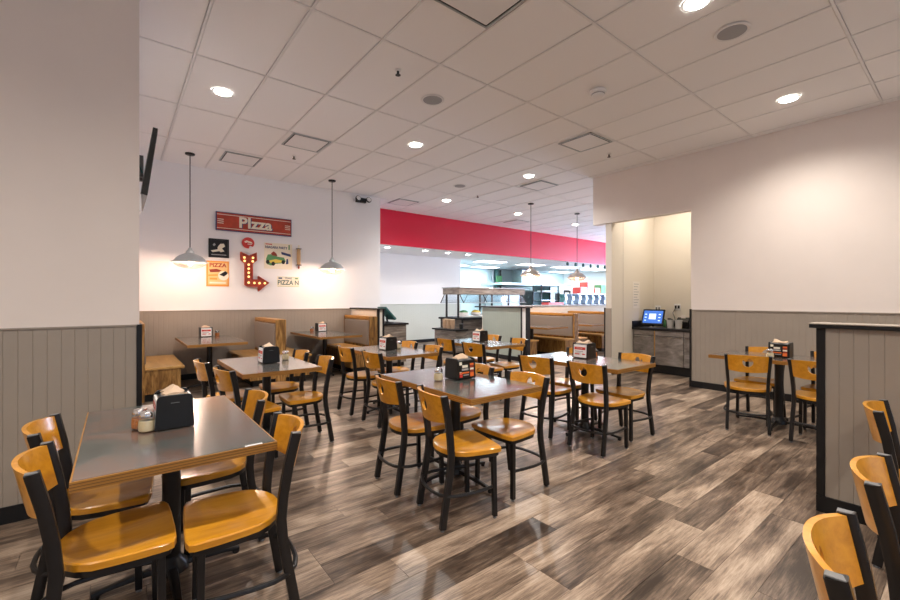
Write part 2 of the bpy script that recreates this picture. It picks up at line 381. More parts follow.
# right wall, header over the order alcove, alcove
wr = struct('wall_right', 'wall', 7.175, 7.33, Y0, 2.863, 0, CZ + .03)
planks_y(wr, -1.0, 2.853, 7.175, 1.215, 'wains', False)
box('top_rail', 'wains', wr, 7.155, 7.175, -1.0, 2.853, 1.215, 1.228)
box('baseboard', 'black_trim', wr, 7.155, 7.175, Y0, 2.863, 0, .1)
box('corner_trim', 'black_trim', wr, 7.152, 7.33, 2.853, 2.878, 0, 1.235)
struct('wall_header', 'wall', 7.175, 7.33, 2.863, 4.62, 2.815, CZ + .03)
wp = struct('wall_partition', 'wall_cream', 7.20, X1, 4.25, 4.37, 0, CZ + .03)
box('end_panel', 'wains', wp, 7.187, 7.20, 4.25, 4.37, .1, 1.225)
box('corner_trim', 'black_trim', wp, 7.184, 7.21, 4.37, 4.395, 0, 1.235)
box('baseboard', 'black_trim', wp, 7.19, 7.9, 4.235, 4.25, 0, .09)
box('wall_seam', 'wains', wp, 7.60, 7.604, 4.247, 4.25, .09, CZ)
struct('wall_alcove', 'wall_cream', 8.83, 8.95, 2.71, 4.25, 0, CZ + .03)
struct('wall_alcove_side', 'wall_cream', 7.33, 8.83, 2.71, 2.863, 0, CZ + .03)
# storefront walls out of view; front windows are added for the soft fill
def storefront_y(name, y0, y1, spans, xa, xb, sill, head):
    m = MB(); m.box(xa, xb, y0, y1, 0, sill); m.box(xa, xb, y0, y1, head, CZ + .03); e = xa
    for a, b in spans: m.box(e, a, y0, y1, sill, head); e = b
    m.box(e, xb, y0, y1, sill, head); return tag(m.build(name, 'wall'), kind='structure')
wfr = storefront_y('wall_front', Y0 - .1, Y0, [(-2.85, -.35), (.25, 2.75), (3.35, 5.85)], X0, 7.33, .45, 2.85)
for k, a in enumerate((-2.85, .25, 3.35)):
    g = tag(MB().box(a, a + 2.5, Y0 - .06, Y0 - .05, .45, 2.85).build('window_%d' % (k + 1), 'glass'), kind='structure')
    fm = MB().box(a, a + .06, Y0 - .08, Y0, .45, 2.85); fm.box(a + 2.44, a + 2.5, Y0 - .08, Y0, .45, 2.85); fm.box(a + 1.22, a + 1.28, Y0 - .08, Y0, .45, 2.85)
    fm.build('window_frame', 'black_trim', g)
struct('wall_west', 'wall', X0 - .1, X0, Y0, 3.9, 0, CZ + .03)
m = MB(); m.box(X1, X1 + .1, 4.25, Y1, 0, .5); m.box(X1, X1 + .1, 4.25, Y1, 3.0, CZ + .03)
m.box(X1, X1 + .1, 4.25, 4.7, .5, 3.0); m.box(X1, X1 + .1, 6.9, 7.1, .5, 3.0); m.box(X1, X1 + .1, 9.3, Y1, .5, 3.0)
tag(m.build('wall_east', 'wall_cool'), kind='structure')
for k, a in enumerate((4.7, 7.1)):
    g = tag(MB().box(X1 + .04, X1 + .05, a, a + 2.2, .5, 3.0).build('window_%d' % (k + 4), 'glass'), kind='structure')
    MB().box(X1, X1 + .08, a + 1.07, a + 1.13, .5, 3.0).build('window_frame', 'black_trim', g)

# half walls
hw = struct('wall_half_right', 'wains', 3.615, 3.74, -1.2, .655, .0, 1.195)
planks_y(hw, -1.2, .625, 3.615, 1.195, 'wains', True)
box('cap', 'black_trim', hw, 3.57, 3.785, -1.2, .70, 1.197, 1.222, bevel=.004)
box('cap_top', 'wains', hw, 3.565, 3.79, -1.2, .705, 1.222, 1.228)
box('corner_trim', 'black_trim', hw, 3.598, 3.755, .625, .668, 0, 1.196)
box('baseboard', 'black_trim', hw, 3.592, 3.615, -1.2, .668, 0, .105)
hb = struct('wall_half_booth', 'wall_cream', 4.0, 4.12, 7.31, 8.508, 0, 1.19)
box('cap', 'black_trim', hb, 3.96, 4.15, 7.26, 8.508, 1.19, 1.215, bevel=.004)
box('corner_trim', 'black_trim', hb, 3.985, 4.03, 7.30, 7.34, 0, 1.19); box('corner_trim', 'black_trim', hb, 4.095, 4.135, 7.30, 7.34, 0, 1.19)
hg = struct('wall_half_sage', 'wains_pale', 7.10, 7.2, 6.36, 7.64, 0, 1.2)
planks_y(hg, 6.36, 7.64, 7.10, 1.2, 'wains_pale', False)
box('end_panel', 'white', hg, 7.09, 7.2, 6.24, 6.36, .09, 1.2)
box('corner_trim', 'black_trim', hg, 7.078, 7.10, 6.35, 6.385, .0, 1.2); box('corner_trim', 'black_trim', hg, 7.078, 7.2, 6.21, 6.24, .0, 1.2)
box('cap', 'black_trim', hg, 7.05, 7.24, 6.18, 7.9, 1.2, 1.225, bevel=.004)
box('baseboard', 'black_trim', hg, 7.078, 7.10, 6.24, 7.64, 0, .1)
hn = struct('wall_half_counter', 'wall_cream', 7.2, 14.0, 7.66, 7.78, 0, 1.2)
box('cap', 'grey_cap', hn, 7.242, 14.0, 7.62, 7.9, 1.2, 1.235, bevel=.004)

# ------------------------------------------------------------------ dining chairs
def make_chair():
    root = thing('dining_chair', (0, 0, 0), 'chair', 'chair', 'honey wood dining chairs with black frames')
    # seat: D shaped, saddled
    def outline(s):
        pts = []
        for k in range(11):                      # rounded rear
            a = R(90 + 180 * k / 10); pts.append((.20 + .165 * math.cos(a) * s - 0, .203 * math.sin(a) * s))
        pts += [(.20 + .09 * s, -.212 * s), (.20 + .175 * s, -.215 * s), (.20 + .195 * s, -.205 * s), (.20 + .206 * s, -.17 * s), (.20 + .21 * s, -.08 * s), (.20 + .21 * s, 0),
                (.20 + .21 * s, .08 * s), (.20 + .206 * s, .17 * s), (.20 + .195 * s, .205 * s), (.20 + .175 * s, .215 * s), (.20 + .09 * s, .212 * s)]
        return pts
    def dish(x, y):
        r = min(1, math.hypot((x - .18) / .2, y / .19)); base = -.010 * (1 - r * r) ** 1
        return base - .007 * math.exp(-((abs(y) - .085) / .05) ** 2) * max(0, min(1, (x - .06) / .15)) * max(0, min(1, (.43 - x) / .06)) * (1 if r < 1 or x > .3 else 0)
    mb = MB(); rings = [(1.0, .423), (1.0, .447), (.975, .452), (.86, None), (.68, None), (.45, None), (.2, None)]; n = len(outline(1))
    for s_, z in rings:
        for (x, y) in outline(s_): mb.v.append((x, y, z if z is not None else .452 + dish(x, y)))
    mb.v.append((.2, 0, .452 + dish(.2, 0))); c = len(mb.v) - 1
    for j in range(len(rings) - 1):
        for k in range(n): k2 = (k + 1) % n; mb.f.append((j * n + k, j * n + k2, (j + 1) * n + k2, (j + 1) * n + k))
    b = (len(rings) - 1) * n
    for k in range(n): mb.f.append((b + k, b + (k + 1) % n, c))
    mb.f.append(tuple(range(n))[::-1])
    mb.build('seat', 'chair_wood', root, smooth=True)
    # frame ring under the seat
    ring = [(.20 + (x - .20) * .9, y * .9, .409) for x, y in outline(1)]
    MB().sweep(ring, [(-.010, -.013), (.010, -.013), (.010, .013), (-.010, .013)], closed=True).build('seat_frame', 'metal', root, smooth=True)
    # legs
    for sgn in (1, -1):
        path = [(-.005, sgn * .180, .012), (.012, sgn * .178, .12), (.035, sgn * .174, .25), (.052, sgn * .171, .36), (.058, sgn * .170, .44), (.050, sgn * .173, .54), (.030, sgn * .181, .67), (0, sgn * .190, .805)]
        sec = [(-.020, -.012), (-.016, -.015), (.016, -.015), (.020, -.012), (.020, .012), (.016, .015), (-.016, .015), (-.020, .012)]
        lg = MB().sweep(path, sec, up=(0, 1, 0)).mesh('leg', 'metal', smooth=True)
        # sweep's side axis follows x here, its other axis y: swap widths so the tube is deep along x
        leg = link('leg', lg, root)
        MB().box(-.018, .018, sgn * .190 - .0125, sgn * .190 + .0125, .803, .808).build('post_cap', 'cap_grey', leg, bevel=.002)
        MB().lathe([(.013, 0), (.014, .006), (.010, .014)], 10, (-.007, sgn * .180, 0)).build('foot_glide', 'cap_grey', leg)
    for sgn in (1, -1):
        leg = MB().sweep([(.360, sgn * .182, .012), (.357, sgn * .180, .2), (.354, sgn * .178, .422)], [(-.014, -.014), (.014, -.014), (.014, .014), (-.014, .014)], up=(0, 1, 0)).build('leg', 'metal', root, bevel=.003)
        MB().lathe([(.012, 0), (.013, .006), (.010, .014)], 10, (.360, sgn * .182, 0)).build('foot_glide', 'cap_grey', leg)
    # hoop stretcher
    half = [(.362, .178), (.27, .196), (.17, .206), (.09, .204), (.03, .182), (-.005, .14), (-.025, .075)]
    path = [(x, y, .2) for x, y in half] + [(-.03, 0, .2)] + [(x, -y, .2) for x, y in half[::-1]]
    MB().tube(path, .011, 8).build('stretcher', 'metal', root, smooth=True)
    # backrest: curved plywood with a round cut-out and a slice-shaped tongue
    bw, ncol, hr, hz = .180, 40, .045, .733
    def sx_(y): return -.058 * (1 - abs(y / bw) ** 2.2) + .006
    def top(y): return .800 + .010 * (1 - (y / bw) ** 2)
    def bot(y): return .628 + .012 * (y / bw) ** 2
    bm = bmesh.new(); ys = [-bw + 2 * bw * k / ncol for k in range(ncol + 1)]
    ys = sorted(set([round(y, 5) for y in ys if not abs(y) < hr + .004] + [round(hr * math.sin(R(a)), 5) for a in range(-90, 91, 10)]))
    def holeT(y):
        c = math.sqrt(max(0, hr * hr - y * y)); t = hz + c
        t = min(t, max(hz - c, hz + .05 * hr + 1.9 * abs(y - .38 * hr)))
        return t
    def holeB(y): return hz - math.sqrt(max(0, hr * hr - y * y))
    cache = {}
    def V(y, z):
        k = (round(y, 5), round(z, 5))
        if k not in cache: cache[k] = bm.verts.new((sx_(y) + .21 * (.80 - z), y * (1 - .35 * (.80 - z)), z))
        return cache[k]
    def Q(a, b, za, zb, zc, zd):
        vs = []
        for v in (V(a, za), V(b, zb), V(b, zc), V(a, zd)):
            if v not in vs: vs.append(v)
        if len(vs) > 2:
            try: bm.faces.new(vs)
            except ValueError: pass
    for a, b in zip(ys, ys[1:]):
        if a >= -hr - 1e-6 and b <= hr + 1e-6:
            Q(a, b, bot(a), bot(b), holeB(b), holeB(a)); Q(a, b, holeT(a), holeT(b), top(b), top(a))
        else: Q(a, b, bot(a), bot(b), top(b), top(a))
    bm.normal_update(); front = list(bm.faces); fv = list(bm.verts); th = .016; twin = {}
    for v in fv:
        d = .10 * 2 * v.co.y / (bw * bw) * 1.5 * .5; nrm = Vector((1, -d, 0)).normalized(); twin[v] = bm.verts.new(v.co - nrm * th)
    bedges = [e for e in bm.edges if len(e.link_faces) == 1]
    for f in front: bm.faces.new([twin[v] for v in f.verts][::-1])
    for e in bedges:
        v1, v2 = e.verts; bm.faces.new((v1, v2, twin[v2], twin[v1]))
    bmesh.ops.recalc_face_normals(bm, faces=bm.faces[:])
    me = bpy.data.meshes.new('backrest'); bm.to_mesh(me); bm.free(); me.materials.append(M['chair_wood'])
    me.polygons.foreach_set('use_smooth', [True] * len(me.polygons)); me.set_sharp_from_angle(angle=R(40))
    br = link('backrest', me, root)
    for sgn in (1, -1):
        for zz in (.67, .775): MB().lathe([(.004, 0), (.005, .003), (.003, .005)], 8).build('rivet', 'black', br, loc=(sx_(.14) + .21 * (.8 - zz) - .002, sgn * .145, zz)).rotation_euler[1] = R(-90)
    return root
chair0 = make_chair(); used = [False]
def chair(x, y, deg, label):
    c = chair0 if not used[0] else copy_tree(chair0); used[0] = True
    c.location = (x, y, 0); c.rotation_euler[2] = R(deg); c['label'] = label; return c
W_ = 'honey wood chair with black metal frame, '
chair(-.222, 2.14, 0, 'nearest honey wood chair at lower left, cut by the frame at left front table')
chair(-.262, 2.69, -5, 'honey wood chair against the left wall, farther one at left front table')
chair(.625, 2.03, 175, 'large honey wood chair on the aisle side of left front table, nearest camera')
chair(.655, 2.74, 177, 'honey wood chair behind the nearest aisle chair of the left front table')
chair(1.563, 2.165, -12, 'honey wood chair nearest camera at centre table, back turned to camera')
chair(1.565, 2.72, -6, 'honey wood chair at centre table, left of the nearest one, back turned')
chair(2.490, 2.175, 180, 'honey wood chair at right side of centre table with glossy seat in front')
chair(2.490, 2.76, 181, 'honey wood chair mostly hidden behind centre table and its napkin dispenser')
chair(.63, 4.56, 3, 'honey wood chair at far left of second-row left table, beside booth bench')
chair(.70, 3.93, 8, 'honey wood chair at near left of second-row left table, behind foreground table')
chair(1.64, 4.09, 177, 'honey wood chair at second-row left table facing left, nearer one on aisle')
chair(1.63, 4.76, 180, 'honey wood chair at second-row left table facing left, farther one near booths')
chair(2.19, 4.83, 0, 'honey wood chair at second-row middle table, far left one beside booth bench')
chair(2.21, 4.19, 1, 'honey wood chair at second-row middle table, near left one behind centre table')
chair(3.16, 4.90, 180, 'honey wood chair at second-row middle table, far right one before register counter')
chair(3.10, 4.25, 177, 'honey wood chair at second-row middle table, near right one beside the back table')
chair(3.83, 4.96, 0, 'honey wood chair at table before the sage half wall, far left one')
chair(3.735, 4.22, 5, 'honey wood chair at table before the sage half wall, near left one')
chair(4.82, 4.96, 178, 'honey wood chair at table before the sage half wall, far right, behind dispenser')
chair(4.68, 4.25, 168, 'honey wood chair at table before the sage half wall, near right one')
chair(3.344, 2.82, 7, 'honey wood chair at right middle table, left rear one with back to camera')
chair(3.348, 2.23, -2, 'honey wood chair at right middle table, nearest camera, back fully in view')
chair(4.29, 2.25, 174, 'honey wood chair at right middle table facing left, before the order alcove')
chair(4.29, 2.91, 180, 'honey wood chair at right middle table, far right, hidden behind napkin dispenser')
chair(5.14, 1.50, 17, 'honey wood chair at right wall table, left one with back to camera')
chair(5.13, .96, 0, 'honey wood chair at right wall table, partly hidden by right half wall')
chair(6.11, 1.60, 180, 'honey wood chair between right wall and its table, left of napkin dispenser')
chair(6.12, .98, 180, 'honey wood chair between right wall and its table, mostly hidden by half wall')
chair(1.36, .206, -84, 'honey wood chair at lower right corner, cut by bottom of frame')
chair(2.04, .215, -88, 'honey wood chair at right edge, taller in view, beside the lower corner chair')
chair(3.257, .335, -87, 'honey wood chair at right edge standing closest to the half wall')

# ------------------------------------------------------------------ tables
def make_table(lx, ly, booth=False):
    root = thing('dining_table', (0, 0, 0), 't', 'table')
    hx, hy = lx / 2, ly / 2
    top = box('tabletop', 'laminate', root, -hx + .006, hx - .006, -hy + .006, hy - .006, .715, .7505)
    e = MB(); e.box(-hx, hx, -hy, -hy + .006, .712, .749); e.box(-hx, hx, hy - .006, hy, .712, .749)
    e.box(-hx, -hx + .006, -hy + .006, hy - .006, .712, .749); e.box(hx - .006, hx, -hy + .006, hy - .006, .712, .749)
    e.build('edge_band', 'edge_wood', top)
    for k in range(3):
        z = .719 + k * .0105; g = MB()
        p = [(-hx - .0006, -hy - .0006, z), (hx + .0006, -hy - .0006, z), (hx + .0006, hy + .0006, z), (-hx - .0006, hy + .0006, z)]
        g.box(-hx - .0008, hx + .0008, -hy - .0008, -hy + .002, z, z + .002); g.box(-hx - .0008, hx + .0008, hy - .002, hy + .0008, z, z + .002)
        g.box(-hx - .0008, -hx + .002, -hy, hy, z, z + .002); g.box(hx - .002, hx + .0008, -hy, hy, z, z + .002)
        g.build('ply_line', 'ply_dark', top)
    MB().lathe([(.04, .03), (.04, .7)], 20).build('column', 'metal', root, smooth=True)
    MB().lathe([(.075, .025), (.07, .06), (.045, .085), (.041, .1)], 20).build('column_collar', 'metal', root, smooth=True)
    MB().box(-.2, .2, -.03, .03, .695, .712).box(-.03, .03, -.3, .3, .695, .712).build('top_bracket', 'metal', root)
    for dx, dy, ln in ((1, 0, .31), (-1, 0, .31), (0, 1, .41), (0, -1, .41)):
        path = [(dx * t, dy * t, z) for t, z in ((.03, .05), (ln * .45, .046), (ln * .75, .036), (ln * .93, .028), (ln, .024))]
        arm = MB().sweep(path, [(-.024, -.014), (-.018, .012), (.018, .012), (.024, -.014)], scale=[1, .9, .7, .7, .7]).build('base_arm', 'metal', root, bevel=.004, smooth=True)
        MB().lathe([(.016, 0), (.018, .008), (.015, .02), (.008, .028)], 12, (dx * (ln - .015), dy * (ln - .015), 0)).build('foot', 'metal', arm, smooth=True)
    return root
tab0 = make_table(.69, 1.16); tb0 = make_table(.78, 1.55); usedt = {0: False, 1: False}
def table(x, y, label, cat_i=0, rz=0, group='slate laminate dining tables'):
    src = (tab0, tb0)[cat_i]
    t = src if not usedt[cat_i] else copy_tree(src); usedt[cat_i] = True
    t.location = (x, y, 0); t.rotation_euler[2] = R(rz); t['label'] = label; t['group'] = group; return t
TABS = dict(T1=(.215, 2.53, 'slate table in the left foreground, holding two shakers and a napkin box'),
    T2=(2.095, 2.575, 'slate table in the centre with an orange printed napkin dispenser'),
    T3=(1.175, 4.44, 'slate table behind the left foreground table, in front of the booths'),
    T4=(2.685, 4.62, 'slate table right behind the centre table, by the register counter'),
    T5=(4.25, 4.64, 'slate table farthest back, in front of the sage half wall'),
    T6=(3.885, 2.60, 'slate table right of centre, in front of the order alcove'),
    T7=(5.715, 1.375, 'slate table beside the right wall wainscot, partly behind half wall'))
for k, (x, y, l) in TABS.items(): table(x, y, l, rz=-1 if k == 'T6' else 0)
G2 = 'booth tables'
table(1.155, 7.63, 'slate booth table under the left pendant lamp, below the pizza sign', 1, 0, G2)
table(3.08, 7.70, 'slate booth table under the second pendant lamp, beside register counter', 1, 0, G2)
table(7.94, 6.80, 'slate booth table behind the sage half wall, nearer of two', 1, 0, G2)
table(9.74, 6.84, 'slate booth table under the pendant farthest right', 1, 0, G2)

# ------------------------------------------------------------------ booth benches
def bench(x, ya, yb, faces, label, back=.16, seatd=.44, h=1.06):
    """x: centre of the back; faces: list of +1 / -1 sides that carry a seat"""
    r = thing('booth_bench', (x, (ya + yb) / 2, 0), label, 'bench', 'oak booth benches'); hy = (yb - ya) / 2; hb_ = back / 2
    box('end_panel', 'bench_wood', r, -hb_, hb_, -hy, -hy + .05, .0, h - .005, bevel=.006)
    box('end_panel', 'bench_wood', r, -hb_, hb_, hy - .05, hy, .0, h - .005, bevel=.006)
    box('back_core', 'bench_wood', r, -hb_ + .02, hb_ - .02, -hy + .05, hy - .05, .1, h - .06)
    box('top_rail', 'edge_wood', r, -hb_ - .004, hb_ + .004, -hy + .052, hy - .052, h - .06, h, bevel=.008)
    for f in faces:
        a, b = sorted((f * (hb_ - .03), f * (hb_ + .015)))
        c = MB().box(a, b, -hy + .055, hy - .055, .50, h - .075).build('back_cushion', 'vinyl', r, bevel=.018)
        a, b = sorted((f * hb_, f * (hb_ + seatd)))
        box('seat', 'seat_wood', r, a, b, -hy, hy, .42, .46, bevel=.014)
        a, b = sorted((f * hb_, f * (hb_ + seatd - .05)))
        base = box('base', 'bench_wood', r, a, b, -hy + .015, hy - .015, .10, .42)
        a, b = sorted((f * hb_, f * (hb_ + seatd - .10)))
        box('toe_kick', 'black_trim', r, a, b, -hy + .05, hy - .05, 0, .10)
    return r
bench(.215, 6.96, 8.48, [1], 'oak booth bench at far left behind the grey wall corner', back=.15, seatd=.46)
bench(2.11, 7.12, 8.48, [-1, 1], 'oak double booth bench between the two tables under the pizza sign')
bench(3.90, 7.30, 8.48, [-1], 'oak booth bench with taupe cushion against the register half wall')
bench(7.265, 6.34, 7.58, [1], 'oak booth bench seen edge-on behind the sage half wall', back=.10, seatd=.34)
bench(8.65, 6.02, 7.58, [-1, 1], 'oak booth bench with taupe back right of sage half wall', seatd=.38)
bench(10.53, 6.20, 7.58, [-1, 1], 'oak booth bench farthest right, next to the white wall end')

# ------------------------------------------------------------------ table-top items
def dispenser(x, y, rz, z, label, kind):
    r = thing('napkin_dispenser', (x, y, z), label, 'dispenser', 'black napkin dispensers on tables', R(rz))
    prof = []
    for k in range(5): a = R(90 * k / 4); prof.append((.052 + .022 * math.cos(a), .145 + .022 * math.sin(a)))
    prof = [(.082, .012), (.078, .004), (-.078, .004), (-.082, .012)] + [(-p, q) for p, q in prof] + prof[::-1]
    ends = []
    MB().prism(prof, .080, .095, 'y').build('end_shell', 'black', r, bevel=.003)
    body = MB().prism(prof, -.095, -.080, 'y').build('end_shell', 'black', r, bevel=.003)
    box('core', 'black', r, -.066, .066, -.08, .08, .004, .150)
    MB().prism([(-.05, .150), (.05, .150), (.03, .163), (-.03, .163)], -.08, .08, 'y').build('cover', 'cap_grey', r)
    box('maker_mark', 'cap_grey', body, -.018, .018, -.0958, -.095, .128, .131)
    for s in (-1, 1):
        tilt = [(s * .066, .014), (s * .082, .014), (s * .0755, .148), (s * .060, .148)]
        ad = MB().prism(tilt, -.078, .078, 'y').build('ad_panel', 'white' if kind == 'w' else 'black', r)
        def fx(z): return s * (.0822 - .0065 * (z - .014) / .134)
        def pan(nm, mat, ya, yb, za, zb):
            q = [(fx(za) - s * .002, za), (fx(za) + s * .0008, za), (fx(zb) + s * .0008, zb), (fx(zb) - s * .002, zb)]
            MB().prism(q, ya * s, yb * s, 'y').build(nm, mat, ad)
        if kind == 'w':
            pan('red_banner', 'ad_red', -.068, .066, .096, .124); pan('print_line', 'cream_print', -.045, .030, .106, .114)
            pan('print_line', 'ad_grey', -.060, .040, .074, .082); pan('print_line', 'ad_red', -.060, -.004, .044, .054); pan('print_line', 'ad_red', .03, .062, .044, .056)
            pan('print_line', 'ad_grey', -.06, .01, .060, .065)
        else:
            pan('photo_print', 'ad_orange', .036, .074, .022, .055); pan('photo_print', 'arrow_red', .036, .074, .055, .075); pan('photo_print', 'cream_print', .036, .074, .075, .090)
            pan('photo_print', 'ad_orange', .036, .074, .112, .126); pan('photo_print', 'arrow_red', .036, .074, .090, .112)
            pan('logo_print', 'cream_print', -.045, .012, .096, .116); pan('logo_print', 'ad_grey', -.050, .018, .074, .090); pan('logo_print', 'cream_print', -.03, .0, .080, .085)
            pan('banner_print', 'ad_orange', -.074, .025, .050, .062); pan('banner_print', 'ad_red', -.074, -.045, .022, .050); pan('banner_print', 'cream_print', -.074, -.055, .046, .066)
            pan('text_print', 'ad_grey', -.035, .022, .034, .042); pan('corner_tab', 'cream_print', -.074, -.048, .118, .142)
    random.seed(int(x * 100) + 3)
    nb = MB(); nx_, ny_ = 7, 7
    for i in range(nx_):
        for j in range(ny_):
            a, b = i / (nx_ - 1) - .5, j / (ny_ - 1) - .5
            nb.v.append((a * .085 + .008 * math.sin(b * 9), b * .12 + .006 * math.sin(a * 8), .163 + .028 * math.exp(-((a / .3) ** 2)) * (0.7 + .5 * math.sin(b * 5 + x)) + random.uniform(0, .006)))
    for i in range(nx_ - 1):
        for j in range(ny_ - 1): q = i * ny_ + j; nb.f.append((q, q + ny_, q + ny_ + 1, q + 1))
    n0 = len(nb.v); nb.v += [(a, b, .160) for a, b, c in nb.v]
    nb.f += [tuple(n0 + q for q in f)[::-1] for f in nb.f]
    for i in range(nx_ - 1):
        for j in (0, ny_ - 1): q = i * ny_ + j; nb.f.append((q, q + ny_, q + ny_ + n0, q + n0))
    for j in range(ny_ - 1):
        for i in (0, nx_ - 1): q = i * ny_ + j; nb.f.append((q, q + 1, q + 1 + n0, q + n0))
    nb.build('napkin', 'kraft', r, smooth=True)
    return r
TZ = .7505
dispenser(.222, 2.53, 0, TZ, 'black napkin dispenser beside two shakers on left foreground table', 'w')
dispenser(2.165, 2.60, 91, TZ, 'napkin dispenser with orange pizza advert on the centre table', 'o')
dispenser(1.20, 4.46, 0, TZ, 'napkin dispenser with red and white advert on second-row left table', 'w')
dispenser(2.69, 4.66, 0, TZ, 'napkin dispenser with red banner on table by the register counter', 'w')
dispenser(4.33, 4.73, 0, TZ, 'napkin dispenser on the table before the sage half wall', 'w')
dispenser(3.975, 2.67, 0, TZ, 'napkin dispenser with red advert on table before order alcove', 'w')
dispenser(5.72, 1.36, 0, TZ, 'napkin dispenser with orange advert on table beside right wall', 'o')
dispenser(1.19, 8.25, 90, TZ, 'napkin dispenser on booth table below the pizza posters', 'w')
dispenser(3.22, 8.25, 90, TZ, 'napkin dispenser on booth table before taupe cushioned bench', 'w')
def shaker(x, y, label, fill='cheese', lvl=.055):
    r = thing('shaker', (x, y, TZ), label, 'shaker', 'glass shakers with metal lids')
    MB().lathe([(.028, .0), (.036, .006), (.037, .03), (.033, .062), (.029, .072)], 18).build('jar', 'glass', r, smooth=True)
    MB().lathe([(.026, .003), (.034, .009), (.035, .03), (.0325, lvl)], 18).build('contents', fill, r, smooth=True)
    MB().lathe([(.031, .071), (.032, .074), (.032, .086), (.026, .097), (.010, .101)], 18).build('lid', 'chrome', r, smooth=True)
shaker(.112, 2.475, 'glass cheese shaker with chrome lid, front one beside left foreground dispenser')
shaker(.088, 2.555, 'glass shaker with chrome lid behind the cheese shaker on left table', 'pepper')
shaker(1.965, 2.625, 'glass cheese shaker left of the orange napkin dispenser on centre table')
shaker(1.385, 4.53, 'glass shaker right of the dispenser on second-row left table')
shaker(2.86, 4.68, 'glass shaker right of dispenser on table by the register counter')
shaker(4.105, 2.635, 'glass pepper shaker right of dispenser on table before order alcove', 'pepper')
shaker(5.575, 1.42, 'glass cheese shaker in front of dispenser on right wall table')
shaker(1.37, 8.27, 'glass pepper shaker right of dispenser on booth table below posters', 'pepper')
shaker(3.04, 8.27, 'glass pepper shaker left of dispenser on booth table by cushioned bench', 'pepper')
box('price_card', 'white', None, .43, .50, 1.952, 1.966, TZ, TZ + .0015)
tag(bpy.data.objects['price_card'], 'small white sticker at front right corner of foreground table', 'sticker')

# ------------------------------------------------------------------ lamps
def downlight(x, y, label, z=CZ - .006, pw=None, col=WARM, size=.085):
    r = thing('downlight', (x, y, z), label, 'light', 'recessed ceiling downlights')
    MB().lathe([(size, -.002), (size + .022, -.007), (size + .026, -.003), (size + .026, .0), (size, .0)], 28, cap=False).build('trim_ring', 'tee', r, smooth=True)
    MB().lathe([(size, -.004), (size * .6, -.006), (.001, -.007)], 24, cap=False).build('lens', 'lamp', r)
    L = bpy.data.lights.new('downlight_beam', 'SPOT'); L.energy = pw or DOWN_W; L.color = col; L.spot_size = R(150); L.spot_blend = .9; L.shadow_soft_size = .07
    o = bpy.data.objects.new('downlight_beam', L); COL.objects.link(o); o.parent = r; o.location = (0, 0, -.03)
downlight(.93, 5.28, 'recessed round downlight above the left booths, nearest the left wall', col=(1.0, .965, .93), pw=92)
downlight(3.52, 5.28, 'recessed round downlight in the middle of the ceiling', col=(1.0, .965, .93), pw=92)
downlight(6.08, 5.28, 'recessed round downlight near a square vent before the red soffit', col=(1.0, .965, .93), pw=92)
downlight(3.56, 1.38, 'recessed round downlight at the top edge of the picture')
downlight(6.11, 1.38, 'recessed round downlight nearest the right wall')
downlight(6.06, 7.78, 'recessed round downlight left of the soffit pendants, above the buffet', col=(1.0, .965, .93), pw=110)
downlight(8.51, 7.78, 'recessed round downlight between the two far pendants', col=(1.0, .965, .93), pw=110)
downlight(11.11, 7.78, 'recessed round downlight farthest right, before the lilac soffit end', col=(1.0, .965, .93), pw=110)
for x, y, l in ((.93, 1.38, 'straight above the camera'), (-1.65, 1.38, 'left of the camera by the west wall'), (-1.65, -1.2, 'behind the camera at the west end of window row'), (.93, -1.2, 'behind the camera, second in the window row'), (3.56, -1.2, 'behind the camera, third in the window row'), (6.11, -1.2, 'behind the camera, window row, nearest right wall')):
    downlight(x, y, 'recessed round downlight ' + l)
downlight(8.0, 3.55, 'recessed light in the ceiling of the order alcove, hidden above header', pw=40)  # added lamp that brightens the alcove, no fitting known there
for i, (x, t) in enumerate(((5.77, 'first from the left wall'), (7.02, 'second from the left wall'), (7.86, 'third from the left wall'), (8.67, 'fourth from the left wall'))):
    downlight(x, 10.03, 'small recessed light under the red soffit, ' + t, z=2.812, pw=16, col=(1, .9, .82), size=.07)
def pendant(x, y, label, mat='galv', pw=None):
    r = thing('pendant_lamp', (x, y, CZ), label, 'lamp', 'dome pendant lamps over booths'); zr = 1.975 - CZ
    MB().lathe([(.06, -.025), (.07, -.018), (.07, 0)], 20).build('canopy', 'black', r, smooth=True)
    MB().tube([(0, 0, -.02), (0, 0, zr + .24)], .007, 8).build('cord', 'metal', r)
    MB().lathe([(.245, .0), (.262, .006), (.262, .014), (.225, .030), (.205, .06), (.165, .10), (.105, .13), (.062, .15), (.055, .185), (.035, .20), (.022, .235), (.001, .24)], 32, (0, 0, zr), cap=False).build('dome', mat, r, smooth=True)
    MB().lathe([(.240, .002), (.215, -.03), (.165, -.065), (.09, -.088), (.001, -.095)], 32, (0, 0, zr), cap=False).build('glass_lens', 'lens', r, smooth=True)
    MB().lathe([(.001, -.045), (.03, -.035), (.04, -.005), (.028, .03), (.016, .06), (.016, .10)], 16, (0, 0, zr), cap=False).build('bulb', 'bulb', r, smooth=True)
    L = bpy.data.lights.new('pendant_glow', 'POINT'); L.energy = pw or PEND_W; L.color = (1, .84, .70); L.shadow_soft_size = .05
    o = bpy.data.objects.new('pendant_glow', L); COL.objects.link(o); o.parent = r; o.location = (0, 0, zr - .06)
pendant(.912, 7.83, 'grey dome pendant lamp left of the pizza sign')
pendant(3.295, 7.87, 'grey dome pendant lamp right of the pizza sign')
pendant(7.86, 6.76, 'nickel dome pendant lamp in front of the magenta soffit, left one', 'brass', 30)
pendant(9.74, 6.76, 'nickel dome pendant lamp in front of the lilac soffit, right one', 'brass', 30)

